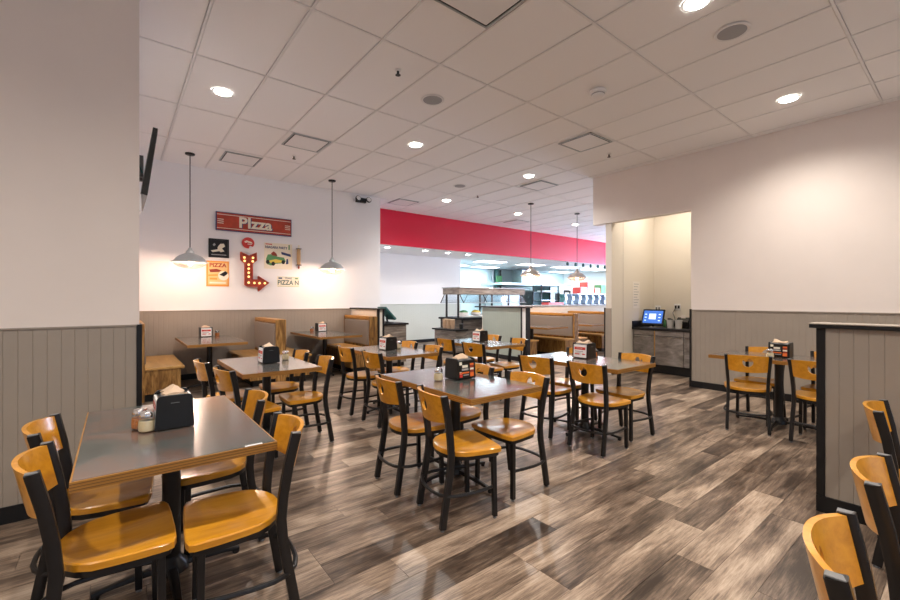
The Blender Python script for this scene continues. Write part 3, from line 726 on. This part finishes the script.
# ------------------------------------------------------------------ ceiling fittings
def vent(x, y, label, s=.55):
    r = thing('ceiling_vent', (x, y, CZ - .006), label, 'vent', 'square ceiling vents'); h = s / 2
    m = MB()
    for a, b, c, d in ((-h, h, -h, -h + .016), (-h, h, h - .016, h), (-h, -h + .016, -h, h), (h - .016, h, -h, h)): m.box(a, b, c, d, -.012, 0)
    m.build('frame', 'steel', r)
    box('plate', 'tee', r, -h + .034, h - .034, -h + .034, h - .034, -.014, -.008, bevel=.003)
    box('throat', 'black_trim', r, -h + .016, h - .016, -h + .016, h - .016, -.005, 0)  # black sheet stands in for the shade around the plate
vent(2.20, 6.21, 'square ceiling vent above the second-row tables, left of the middle downlight')
vent(5.43, 3.63, 'square ceiling vent near the top of the order alcove header')
vent(6.73, 5.57, 'square ceiling vent right of the downlight before the magenta soffit')
vent(2.20, 2.35, 'large square ceiling vent cut by the top edge of picture')
vent(1.60, 7.60, 'square ceiling vent above the pizza sign near back wall')
vent(5.35, 8.55, 'square ceiling vent at the left end of the red soffit')
vent(9.35, 8.6, 'square ceiling vent close to the magenta soffit between pendants')
def ceil_speaker(x, y, label, r_=.125):
    r = thing('ceiling_speaker', (x, y, CZ - .006), label, 'speaker', 'round ceiling speakers')
    MB().lathe([(r_ - .015, -.006), (r_, -.010), (r_ + .012, -.004), (r_ + .012, 0)], 32, cap=False).build('bezel', 'tee', r, smooth=True)
    MB().lathe([(r_ - .014, -.006), (r_ * .5, -.010), (.001, -.012)], 32, cap=False).build('grille', 'speaker', r, smooth=True)
ceil_speaker(2.88, 3.96, 'round grey ceiling speaker above the centre table')
ceil_speaker(4.19, 1.34, 'round grey ceiling speaker at top right of picture')
ceil_speaker(5.49, 6.60, 'round grey ceiling speaker before the red soffit')
r = thing('smoke_detector', (4.206, 2.647, CZ - .006), 'white round smoke detector on ceiling above right middle table', 'detector')
MB().lathe([(.090, 0), (.094, -.016), (.086, -.030)], 24).build('base_ring', 'white', r, smooth=True)
MB().lathe([(.066, -.028), (.070, -.050), (.048, -.074), (.014, -.080)], 24).build('sensor_cap', 'white', r, smooth=True)
MB().lathe([(.0715, -.036), (.0715, -.046)], 24).build('sensor_slot', 'ad_grey', r)
def sprinkler(x, y, label):
    r = thing('sprinkler_head', (x, y, CZ - .006), label, 'sprinkler', 'ceiling sprinkler heads')
    MB().lathe([(.034, 0), (.034, -.005), (.024, -.012)], 18).build('escutcheon', 'white', r)
    MB().lathe([(.012, -.010), (.012, -.045)], 10).build('body', 'metal', r)
    MB().lathe([(.026, -.048), (.028, -.052)], 14).build('deflector', 'metal', r)
sprinkler(2.233, 3.666, 'dark sprinkler head on ceiling left of round speaker')
sprinkler(6.152, 3.677, 'dark sprinkler head on ceiling above order alcove header')
sprinkler(2.243, 6.893, 'dark sprinkler head on ceiling above the pizza sign')
sprinkler(6.30, 6.95, 'dark sprinkler head on ceiling before the red soffit')

# ------------------------------------------------------------------ back wall decor
YB = 8.53
def decor(name, x, z, label, cat): return thing(name, (x, YB, z), label, cat)
r = decor('pizza_sign', 2.052, 2.806, 'long red board sign with white pizza lettering on back wall', 'sign')
box('board', 'sign_red', r, -.66, .66, -.025, 0, -.163, .163)
fr = MB(); fr.box(-.66, .66, -.029, -.0, .155, .168); fr.box(-.66, .66, -.029, 0, -.168, -.155); fr.box(-.665, -.652, -.029, 0, -.168, .168); fr.box(.652, .665, -.029, 0, -.168, .168)
fr.build('frame', 'navy', r)
for z in (.122, -.122): box('stripe', 'cream_print', r, -.65, .65, -.0265, -.025, z - .005, z + .005)
for s in (-1, 1):
    for k in range(3): box('dash', 'cream_print', r, s * .59 - .05, s * .59 + .05, -.0265, -.025, -.035 + k * .035 - .006, -.035 + k * .035 + .006)
put_text('PIzza', .27, 'navy', r, (.014, -.0262, -.008), extrude=.001, offset=.010, sx=1.08)
put_text('PIzza', .27, 'cream_print', r, (0, -.028, 0), extrude=.001, offset=.008, sx=1.08)
r = decor('framed_photo', 1.437, 2.312, 'black and white framed photograph on wall left of red arrow', 'picture')
box('backing', 'black', r, -.15, .15, -.012, 0, -.15, .15)
fr = MB(); fr.box(-.163, .163, -.024, 0, .145, .168); fr.box(-.163, .163, -.024, 0, -.168, -.145); fr.box(-.163, -.14, -.024, 0, -.145, .145); fr.box(.14, .163, -.024, 0, -.145, .145); fr.build('frame', 'black', r)
for nm, pts, mt in (('figure_print', [(-.02, .02), (.02, .08), (.08, .09), (.10, .04), (.05, .0), (.09, -.05), (.03, -.07), (-.02, -.03)], 'cream_print'), ('figure_print', [(-.10, .06), (-.07, .09), (-.05, .06), (-.08, .03)], 'ad_grey'),
                    ('counter_print', [(-.13, -.045), (-.02, -.02), (.02, -.05), (-.10, -.075)], 'cream_print'), ('caption_print', [(-.12, -.125), (.12, -.125), (.12, -.11), (-.12, -.11)], 'ad_grey')):
    MB().prism(pts, -.0135, -.012, 'y').build(nm, mt, r)
r = decor('pizza_poster', 1.42, 1.855, 'orange pizza poster below the framed black and white photograph', 'poster')
box('board', 'orange', r, -.18, .18, -.015, 0, -.227, .227)
box('print_field', 'poster_lo', r, -.155, .155, -.0162, -.015, -.20, .20)
put_text('PIZZA', .095, 'sign_red', r, (0, -.0168, .148), extrude=.0008, offset=.003, sx=1.05)
MB().prism([(.09 + .085 * math.cos(R(a)), -.035 + .085 * math.sin(R(a))) for a in range(0, 360, 24)], -.0176, -.0162, 'y').build('pizza_print', 'cream_print', r)
MB().prism([(.02, -.02), (.12, .05), (.155, .02), (.155, .0), (.1, -.05)], -.0186, -.0162, 'y').build('shadow_print', 'black', r)
MB().prism([(-.14, .07), (-.02, .085), (.06, .06), (.02, .03), (-.12, .02)], -.0172, -.0162, 'y').build('crust_print', 'arrow_red', r)
MB().prism([(-.15, -.02), (.0, -.01), (.0, -.04), (-.15, -.05)], -.0172, -.0162, 'y').build('ribbon_print', 'orange', r)
box('text_print', 'orange', r, -.13, -.01, -.0172, -.0162, -.11, -.075); box('text_print', 'cream_print', r, -.13, .13, -.0172, -.0162, -.18, -.15)
r = decor('tin_badge', 1.925, 2.45, 'small round red tin badge above the arrow sign', 'sign')
pts = [(.108 * math.cos(R(a)), .104 * math.sin(R(a))) for a in range(-40, 285, 15)] + [(.03, -.05)]
MB().prism(pts, -.014, 0, 'y').build('disc', 'ad_red', r)
MB().prism([(-.075, .02), (-.03, .045), (.06, .02), (.075, -.01), (.03, .0), (-.02, .01), (-.04, -.005)], -.016, -.014, 'y').build('script_print', 'cream_print', r)
box('text_print', 'cream_print', r, -.01, .06, -.016, -.014, -.03, -.015)
r = decor('arrow_sign', 1.925, 1.91, 'rust red marquee arrow sign with glowing bulbs, bent to the right', 'sign')
ap = [(-.137, .358), (0, .295), (.137, .362), (.137, .215), (.064, .15), (.064, -.145), (.166, -.145), (.166, -.08), (.36, -.20), (.166, -.365), (.166, -.275), (-.03, -.275), (-.066, -.24), (-.066, .15), (-.137, .215)]
MB().prism(ap, -.05, 0, 'y').build('body', 'arrow_red', r)
lip = MB().sweep([(x, -.055, z) for x, z in ap], [(-.006, -.012), (.006, -.012), (.006, .012), (-.006, .012)], up=(0, 1, 0), closed=True); lip.build('rim', 'sign_red', r)
for x, z in ((-.075, .26), (.075, .262), (-.07, .195), (.07, .195), (0, .13), (0, .055), (0, -.02), (0, -.095), (.0, -.205), (.10, -.21), (.19, -.212), (.285, -.21)):
    MB().lathe([(.021, .0), (.020, .012), (.012, .020), (.001, .024)], 12, cap=False).build('bulb', 'arrow_bulb', r, smooth=True, loc=(x, -.05, z)).rotation_euler[0] = R(90)
r = decor('car_poster', 2.473, 2.235, 'pale poster with green vintage car, right of the arrow sign', 'poster')
box('board', 'cream_print', r, -.262, .262, -.012, 0, -.25, .25)
put_text('NIAGARA PARTY', .066, 'navy', r, (-.04, -.0128, .165), extrude=.0006, offset=.002, sx=.82)
box('headline_print', 'ad_red', r, -.24, -.12, -.013, -.012, .215, .232); box('glass_print', 'green', r, .19, .215, -.013, -.012, .14, .235)
MB().prism([(-.23, -.06), (-.20, .02), (-.10, .04), (-.02, -.01), (.10, -.02), (.14, -.09), (.10, -.13), (-.05, -.15), (-.14, -.19), (-.22, -.16)], -.0134, -.012, 'y').build('car_print', 'green', r)
MB().prism([(-.20, -.10), (-.05, -.06), (.08, -.08), (.05, -.12), (-.14, -.14)], -.0142, -.012, 'y').build('bonnet_print', 'yellow', r)
MB().prism([(-.14, .05), (-.09, .09), (-.04, .05), (-.02, .0), (-.12, .01)], -.0146, -.012, 'y').build('driver_print', 'arrow_red', r)
for cx, cz in ((-.10, -.15), (.09, -.11), (-.20, -.12)):
    MB().prism([(cx + .034 * math.cos(R(a)), cz + .04 * math.sin(R(a))) for a in range(0, 360, 30)], -.015, -.012, 'y').build('wheel_print', 'black', r)
MB().prism([(.05, .09), (.23, .05), (.24, .0), (.06, .04)], -.0134, -.012, 'y').build('banner_print', 'navy', r)
MB().prism([(.14, -.15), (.19, -.14), (.18, -.04), (.15, -.05)], -.0134, -.012, 'y').build('figure_print', 'navy', r)
r = decor('rolling_pin', 2.857, 2.243, 'wooden rolling pin hung upright right of the car poster', 'rolling pin')
MB().lathe([(.032, -.155), (.036, -.145), (.036, .145), (.032, .155)], 16, (0, -.04, 0)).build('barrel', 'pin', r, smooth=True)
for s in (-1, 1):
    MB().lathe([(.012, s * .17), (.017, s * .19), (.019, s * .215), (.011, s * .24)], 12, (0, -.04, 0)).build('handle', 'arrow_red' if s < 0 else 'cream_print', r, smooth=True)
    box('wall_bracket', 'black', r, -.045, .045, -.075, 0, s * .162 - .007, s * .162 + .007)
r = decor('license_plate', 2.663, 1.74, 'cream licence plate lettered pizza below the car poster', 'plate')
box('plate', 'cream_print', r, -.215, .215, -.006, 0, -.102, .102, bevel=.002)
fr = MB(); fr.box(-.2, .2, -.0072, -.006, .09, .094); fr.box(-.2, .2, -.0072, -.006, -.094, -.09); fr.build('border', 'green', r)
put_text('PIZZA N', .125, 'teal', r, (0, -.0068, -.02), extrude=.0006, offset=.002, sx=.88)
put_text('TEXAS', .045, 'navy', r, (0, -.0068, .067), extrude=.0006, offset=.001); box('sticker', 'navy', r, -.19, -.12, -.0072, -.006, .055, .082); box('sticker', 'green', r, .13, .19, -.0072, -.006, .055, .08)
r = decor('emergency_light', 4.24, 3.585, 'black twin-head emergency light high on the back wall corner', 'light')
box('housing', 'black', r, -.14, .10, -.07, 0, -.055, .05, bevel=.012)
for x in (-.12, .13):
    o = MB().lathe([(.035, .0), (.06, .03), (.062, .06), (.055, .065)], 16).build('lamp_head', 'black', r, smooth=True, loc=(x, -.07, 0)); o.rotation_euler[0] = R(75)
    MB().lathe([(.05, .0655), (.001, .068)], 16, cap=False).build('lens', 'white', o)
# television on the hidden nook wall, seen edge-on
r = thing('television', (.125, 5.35, 2.74), 'black television tilted down from left wall, seen edge-on', 'television')
tv = MB().prism([(.055, -.33), (.105, -.345), (.19, .33), (.15, .335)], -.32, .62, 'y').build('casing', 'black', r, bevel=.005)
MB().prism([(.106, -.335), (.108, -.335), (.193, .325), (.191, .325)], -.31, .61, 'y').build('screen', 'screen_off', tv)
box('mount_arm', 'cap_grey', r, 0, .09, .05, .12, -.08, .14); box('mount_arm', 'cap_grey', r, 0, .09, .22, .29, -.08, .14)
box('wall_plate', 'metal', r, 0, .02, -.1, .45, -.2, .2)
box('media_box', 'white', r, 0.01, .06, -.28, -.1, -.50, -.33, bevel=.004)
MB().tube([(.07, -.2, -.1), (.02, -.24, .02), (.015, -.22, -.25), (.035, -.2, -.36)], .006, 6).build('cable', 'teal', r, smooth=True)

# ------------------------------------------------------------------ register counter, buffet
def slats(r, mat, xa, xb, y, za, zb, n):
    for k in range(n):
        d = (zb - za) / n; box('plank', mat, r, xa, xb, y - .014, y, za + k * d + .002, za + (k + 1) * d - .002, bevel=.002)
def slats_x(r, mat, x, ya, yb, za, zb, n):
    for k in range(n):
        d = (zb - za) / n; box('plank', mat, r, x - .014, x, ya, yb, za + k * d + .002, za + (k + 1) * d - .002, bevel=.002)
r = thing('register_counter', (4.46, 7.98, 0), 'barnwood register counter with dark top right of cushioned booth', 'counter')
box('body', 'plenum', r, -.30, .32, -.45, .45, .08, .86); box('toe_kick', 'black_trim', r, -.28, .29, -.42, .43, 0, .08)
slats(r, 'barn', -.30, .32, -.45, .08, .86, 6); box('worktop', 'black_trim', r, -.31, .36, -.50, .46, .86, .90, bevel=.005)
r = thing('register_terminal', (4.47, 7.75, .90), 'dark point of sale terminal seen from behind on register counter', 'terminal')
MB().lathe([(.12, 0), (.12, .012), (.05, .02)], 20).build('base', 'black', r); MB().tube([(0, 0, .015), (-.03, 0, .1), (-.01, 0, .2)], .02, 8).build('stand', 'black', r)
MB().prism([(-.17, .33), (-.13, .34), (.12, .09), (.09, .06)], -.16, .16, 'y').build('display', 'teal', r, bevel=.006)
MB().prism([(-.128, .338), (-.124, .340), (.124, .092), (.12, .09)], -.15, .15, 'y').build('screen', 'screen_off', r)

r = thing('buffet_counter', (7.05, 8.38, 0), 'barnwood salad buffet with black top behind the tables', 'counter')
box('body', 'plenum', r, .02, 4.4, .02, .9, .08, .86); box('toe_kick', 'black_trim', r, .06, 4.36, .06, .86, 0, .08)
slats_x(r, 'barn', .02, .02, .9, .08, .86, 5); slats(r, 'barn', .02, 4.4, .02, .08, .86, 5)
for x, y in ((.0, .0), (.0, .9)): box('corner_post', 'black_trim', r, x - .004, x + .03, y - .004, y + .03, .08, .86)
box('worktop', 'black_trim', r, -.05, 4.45, -.05, .97, .86, .91, bevel=.005)
box('tray_rail', 'steel', r, .1, 4.3, .12, .80, .91, .935, bevel=.006)
for k in range(7): box('food_pan', 'white', r, .2 + k * .58, .68 + k * .58, .2, .72, .935, .95, bevel=.006)
r = thing('sneeze_guard', (7.05, 8.38, .912), 'glass sneeze guard with wood canopy above the buffet', 'sneeze guard')
can = box('canopy', 'barn', r, 0.02, 2.6, .16, .86, .62, .79, bevel=.004)
box('canopy_top', 'steel', can, .0, 2.62, .14, .88, .79, .815)
for x in (.06, 1.3, 2.5):
    for y in (.24, .74): box('post', 'metal', r, x - .02, x + .02, y - .02, y + .02, .0, .62)
for x in (.06, .9, 1.7, 2.5):
    for s, y in ((-1, .18), (1, .84)): MB().tube([(x, y, .62), (x, y + s * .17, .39)], .012, 6).build('brace', 'metal', r)
for s, y in ((-1, .18), (1, .84)):
    for k in range(3):
        xa, xb = .08 + k * .81, .87 + k * .81; dy = s * .17
        MB().prism([(y, .62), (y + .006, .62), (y + dy + .006, .39), (y + dy, .39)], xa, xb, 'x').build('glass_pane', 'guard', r)
    MB().tube([(.06, y + s * .17, .39), (2.5, y + s * .17, .39)], .012, 6).build('edge_rail', 'steel', r)
for k, (x, mt) in enumerate(((.40, 'green'), (.85, 'yellow'), (1.55, 'green'), (1.95, 'ad_orange'), (2.27, 'green'), (2.9, 'ad_red'), (3.4, 'blue_tint'))):
    o = thing('salad_bowl', (7.05 + x, 8.80, .951), 'steel salad bowl on buffet, number %d in the row' % (k + 1), 'bowl', 'salad bowls on the buffet')
    o['label'] = ['green leafy salad in bowl nearest the buffet end', 'yellow topping in bowl second along the buffet', 'green topping in bowl third along the buffet', 'orange topping in bowl at the middle of the buffet', 'green topping in bowl right of the orange one', 'red topping in bowl toward the right of buffet', 'dark blue topping in bowl at the right end of buffet'][k]
    MB().lathe([(.08, 0), (.14, .03), (.15, .09), (.145, .09)], 18).build('bowl', 'white', o, smooth=True)
    MB().lathe([(.135, .085), (.10, .13), (.05, .15), (.001, .155)], 14, cap=False).build('salad', mt, o, smooth=True)
r = thing('tray_stand', (6.62, 8.12, 0), 'low barnwood tray stand with dark top at buffet end', 'stand')
box('body', 'plenum', r, .02, .36, .02, .9, .06, .60); slats_x(r, 'barn', .02, .02, .9, .06, .60, 4); slats(r, 'barn', .02, .36, .02, .06, .60, 4)
box('worktop', 'black_trim', r, -.05, .365, -.05, .95, .60, .64, bevel=.004)
box('toe_kick', 'black_trim', r, .05, .34, .05, .87, 0, .06)
for k, (dx, dy, nm) in enumerate(((.14, .30, 'rightmost'), (.14, .46, 'middle'), (.14, .62, 'leftmost'))):
    o = thing('paper_cup_stack', (6.62 + dx, 8.12 + dy, .64), '%s of three kraft paper cup stacks on tray stand' % nm, 'cups', 'paper cup stacks on tray stand')
    for j in range(4): MB().lathe([(.048, .001 + j * .045), (.062, .10 + j * .045), (.066, .105 + j * .045), (.058, .105 + j * .045)], 16).build('cup', 'kraft', o, smooth=True)
o = thing('bin', (6.86, 8.2, .64), 'small dark bin beside the paper cups on tray stand', 'bin')
MB().lathe([(.045, 0), (.055, .13), (.05, .13), (.042, .01)], 14).build('body', 'black', o, smooth=True)
MB().lathe([(.056, .125), (.058, .13), (.058, .137), (.052, .137)], 14).build('rim', 'cap_grey', o, smooth=True)

# ------------------------------------------------------------------ order alcove
r = thing('order_cabinet', (7.95, 2.88, 0), 'grey driftwood cabinet with black worktop in the order alcove', 'cabinet')
box('body', 'plenum', r, .02, .86, .0, 1.36, .16, .81); box('toe_kick', 'black_trim', r, .06, .86, .0, 1.36, 0, .16)
for ya, yb, mt in ((.01, .41, 'cabinet'), (.42, .925, 'cabinet'), (.95, 1.35, 'cabinet')):
    d = box('door', mt, r, .0, .02, ya, yb, .17, .70, bevel=.003); box('drawer_front', mt, r, .0, .02, ya, yb, .712, .80, bevel=.003)
    box('handle', 'chrome', d, -.018, 0, ya + .03, yb - .03, .685, .693)
box('stile', 'seat_wood', r, .004, .02, .928, .947, .16, .80)
box('worktop', 'black_trim', r, -.03, .865, -.005, 1.365, .81, .85, bevel=.004); box('backsplash', 'black_trim', r, .845, .865, .0, 1.365, .85, .97)
box('backsplash', 'black_trim', r, -.02, .845, 1.35, 1.365, .85, .97)
r = thing('order_monitor', (8.22, 3.98, .85), 'touchscreen monitor with lit blue screen on alcove worktop', 'monitor')
MB().lathe([(.10, 0), (.10, .010), (.04, .016)], 20).build('base', 'chrome', r); MB().tube([(0, 0, .01), (.03, 0, .07), (.03, 0, .16)], .016, 8).build('stand', 'black', r)
mo = MB().prism([(-.05, .05), (-.02, .04), (.085, .335), (.055, .345)], -.21, .21, 'y').build('casing', 'black', r, bevel=.005)
def scr(nm, mt, ya, yb, a, b, d):
    def pt(t): return (-.05 + .105 * t, .05 + .295 * t)
    (xa, za), (xb, zb) = pt(a), pt(b)
    MB().prism([(xa - d, za), (xa + .004, za), (xb + .004, zb), (xb - d, zb)], ya, yb, 'y').build(nm, mt, mo)
scr('screen', 'screen', -.185, .185, .10, .91, .001); scr('screen_window', 'screen_lo', -.06, .075, .35, .72, .002)
for k in range(3): scr('screen_icon', 'screen_lo', .12, .16, .25 + k * .2, .30 + k * .2, .002); scr('screen_icon', 'screen_lo', -.15, -.11, .25 + k * .2, .30 + k * .2, .002)
for y, l in ((3.62, 'white plastic tub beside monitor on alcove worktop'), (3.47, 'white plastic tub with straws in front of the black printer')):
    o = thing('tub', (8.16, y, .85), l, 'tub', 'white tubs on alcove worktop')
    MB().lathe([(.052, 0), (.062, .15), (.066, .155), (.058, .155), (.05, .02)], 18).build('body', 'white', o, smooth=True)
    MB().lathe([(.056, .135), (.001, .137)], 14, cap=False).build('contents', 'ad_grey' if y > 3.5 else 'paper', o)
o = thing('receipt_printer', (8.42, 3.48, .85), 'black receipt printer behind white tubs on alcove worktop', 'printer')
MB().prism([(-.12, 0), (.12, 0), (.12, .19), (-.02, .20), (-.12, .12)], -.11, .11, 'y').build('casing', 'black', o, bevel=.01); box('paper', 'paper', o, -.04, -.036, -.04, .04, .18, .25)
o = thing('hand_scanner', (8.40, 3.72, .85), 'black scanner on stand between monitor and printer', 'scanner')
MB().lathe([(.05, 0), (.05, .012), (.015, .02), (.012, .12)], 14).build('stand', 'black', o); MB().prism([(-.07, .13), (.05, .11), (.05, .16), (-.07, .18)], -.03, .03, 'y').build('head', 'black', o, bevel=.008)
o = thing('bottle', (8.45, 3.86, .85), 'small green bottle behind the monitor on alcove worktop', 'bottle')
MB().lathe([(.028, 0), (.03, .01), (.03, .10), (.014, .13), (.013, .16)], 14).build('body', 'green', o, smooth=True); MB().lathe([(.016, .16), (.016, .18)], 12).build('cap', 'white', o)
for y, z, l in ((4.165, 1.20, 'white wall outlet above the order monitor'), (3.777, 1.24, 'wall outlet with two black plugs above the printer')):
    o = thing('wall_outlet', (8.83, y, z), l, 'outlet', 'alcove wall outlets'); box('plate', 'white', o, -.008, 0, -.06, .06, -.065, .065, bevel=.002)
    for s in (-1, 1): box('socket', 'black' if y < 4 else 'cap_grey', o, -.02 if y < 4 else -.010, -.008, s * .028 - .018, s * .028 + .018, -.03, .03)
o = tag(MB().tube([(8.80, 3.80, 1.22), (8.77, 3.84, 1.12), (8.72, 3.78, 1.02), (8.60, 3.72, .93), (8.52, 3.60, .90)], .007, 6).build('power_cord', 'black'), 'black power cord from wall outlet down to printer', 'cord')
r = thing('notice_sheet', (8.10, 4.25, 1.48), 'tall printed notice sheet on the cream partition wall', 'notice')
box('sheet', 'paper', r, -.13, .13, -.003, 0, -.265, .265)
for k in range(9): box('print_line', 'ad_grey', r, -.10, .09 - .03 * (k % 3), -.0042, -.003, .21 - k * .052, .222 - k * .052)

# ------------------------------------------------------------------ kitchen behind the counter
def fill_panel(x, y, lab):  # added panels that light the kitchen, no such fittings known there
    o = thing('kitchen_troffer', (x, y, 2.806), 'long bright ceiling light inside the kitchen at x %d' % x, 'light', 'kitchen ceiling lights')
    o['label'] = lab
    box('frame', 'tee', o, -.62, .62, -.32, .32, -.02, 0); box('diffuser', 'troffer', o, -.58, .58, -.28, .28, -.024, -.02)
    L = area_light('troffer_light', (0, 0, -.03), (0, 0, 0), 1.1, .5, KIT_W / 5, (.68, .92, 1.0)); L.parent = o
ORD = ('leftmost', 'second from the left', 'third from the left', 'rightmost')
for k, x in enumerate((10.8, 13.0, 15.2, 17.4)): fill_panel(x, 11.2, 'bright kitchen ceiling light in the row nearest the soffit, ' + ORD[k])
for k, x in enumerate((10.6, 12.4, 17.6)): fill_panel(x, 13.2, 'bright kitchen ceiling light in the row over the oven, ' + ('leftmost', 'middle one', 'rightmost')[k])
KB = Y1 - .15
o = thing('conveyor_oven', (15.0, 13.0, 0), 'long steel conveyor pizza oven inside the kitchen', 'oven')
box('body', 'steel', o, -2.2, 2.2, -.4, .6, .9, 1.85, bevel=.02); box('hood', 'steel', o, -2.4, 2.4, -.6, .7, 2.02, 2.12, bevel=.01); box('stack', 'steel', o, -.5, .5, .0, .6, 2.12, 2.76)
for s in (-1.9, 1.9): box('leg', 'metal', o, s - .05, s + .05, -.3, .5, 0, .9)
box('control_panel', 'black', o, 1.4, 2.0, -.42, -.4, 1.2, 1.7)
o = thing('utility_riser', (13.8, KB - .12, 0), 'dark green pipe riser on kitchen wall left of oven', 'pipes')
for k, (x, rr, mt) in enumerate(((-.25, .06, 'grey_cap'), (0, .11, 'teal'), (.25, .05, 'black'))): MB().tube([(x, 0, 0), (x, 0, 2.78)], rr, 10).build('pipe', mt, o)
box('valve_box', 'green', o, -.12, .2, -.16, -.08, 2.2, 2.5); box('valve_handle', 'ad_red', o, -.2, -.08, -.16, -.1, 2.1, 2.2)
o = thing('prep_shelf', (14.95, 12.0, 0), 'teal steel prep shelf with white tray inside kitchen', 'shelf')
for z in (.9, 1.35, 1.72, 2.0): box('shelf_board', 'steel', o, -.6, .6, -.25, .25, z, z + .03)
for x in (-.58, .58):
    for y in (-.23, .23): box('post', 'metal', o, x - .02, x + .02, y - .02, y + .02, 0, 2.05)
box('back_panel', 'teal', o, -.58, .58, .25, .26, .9, 2.0); box('tray', 'white', o, -.35, .5, -.22, .2, 1.75, 1.80)
o = thing('menu_board', (15.95, 11.6, 0), 'white standing board with dark printed marks in kitchen', 'board')
box('panel', 'white', o, -.48, .48, -.03, .03, 1.15, 2.0); 
for x in (-.4, .4): box('leg', 'metal', o, x - .02, x + .02, -.02, .02, 0, 1.15)
box('print_mark', 'black', o, -.30, -.20, -.034, -.03, 1.60, 1.82); box('print_mark', 'black', o, -.20, .12, -.034, -.03, 1.72, 1.82); box('print_mark', 'black', o, .10, .22, -.034, -.03, 1.58, 1.80)
o = thing('service_counter', (11.8, 9.75, 0), 'long pale service counter in front of the kitchen', 'counter')
box('body', 'wains_pale', o, 0, 6.8, 0, .6, 0, 1.12); box('worktop', 'steel', o, -.04, 6.84, -.05, .65, 1.12, 1.17, bevel=.004)
o = thing('serving_tray', (12.75, 9.9, 1.17), 'bright red serving tray on the service counter', 'tray')
box('tray', 'ad_red', o, -.42, .42, -.13, .15, 0, .025, bevel=.004)
for a, b, c, d in ((-.44, .44, -.15, -.13), (-.44, .44, .15, .17), (-.44, -.42, -.13, .15), (.42, .44, -.13, .15)): box('rim', 'ad_red', o, a, b, c, d, 0, .12)
PL7 = ['leftmost', 'second', 'third', 'fourth', 'fifth', 'sixth', 'rightmost']
for k in range(7):
    o = thing('drink_dispenser', (13.45 + k * .46, 9.95, 1.17), '%s blue-grey drink dispenser in the counter row' % PL7[k], 'dispenser', 'drink dispensers on service counter')
    box('base', 'black', o, -.11, .11, -.15, .15, 0, .05); MB().prism([(-.12, .05), (.06, .05), (.0, .30), (-.02, .44), (-.10, .44), (-.08, .30)], -.10, .10, 'y').build('tower', 'blue_tint' if k else 'teal', o, bevel=.01)
    box('nozzle', 'chrome', o, -.06, .0, -.16, -.10, .22, .34)
SH = thing('box_shelf', (16.1, 10.7, 0), 'raised steel shelf holding red boxes behind drink dispensers', 'shelf')
box('shelf_board', 'steel', SH, -1.0, 1.4, -.25, .25, 1.62, 1.65)
for x in (-.95, 1.35): box('post', 'metal', SH, x - .03, x + .03, -.03, .03, 0, 1.62)
for x, wv, hv, mt, l in ((15.6, .5, .27, 'ad_red', 'short red carton at left end of the box shelf'), (16.1, .5, .50, 'ad_red', 'tall red carton in the middle of the box shelf'), (16.62, .42, .25, 'ad_orange', 'orange red carton at the right of the tall carton'), (17.15, .5, .40, 'green', 'green carton at the right end of the box shelf')):
    o = thing('carton', (x, 10.68, 1.65), l, 'carton', 'cartons on the box shelf'); box('body', mt, o, -wv / 2, wv / 2, -.2, .2, 0, hv, bevel=.006); box('lid', 'cream_print', o, -wv / 2 + .02, wv / 2 - .02, -.18, .18, hv, hv + .012)
o = thing('track_rail', (13.0, 9.54, 2.815), 'dark track light rail along the lower edge of soffit', 'track light')
box('rail', 'grey_cap', o, 0, 3.3, -.02, .02, -.02, .0)
for k in range(7): MB().lathe([(.045, -.15), (.05, -.06), (.02, -.02)], 10).build('track_head', 'teal', o, loc=(.15 + k * .5, 0, 0))
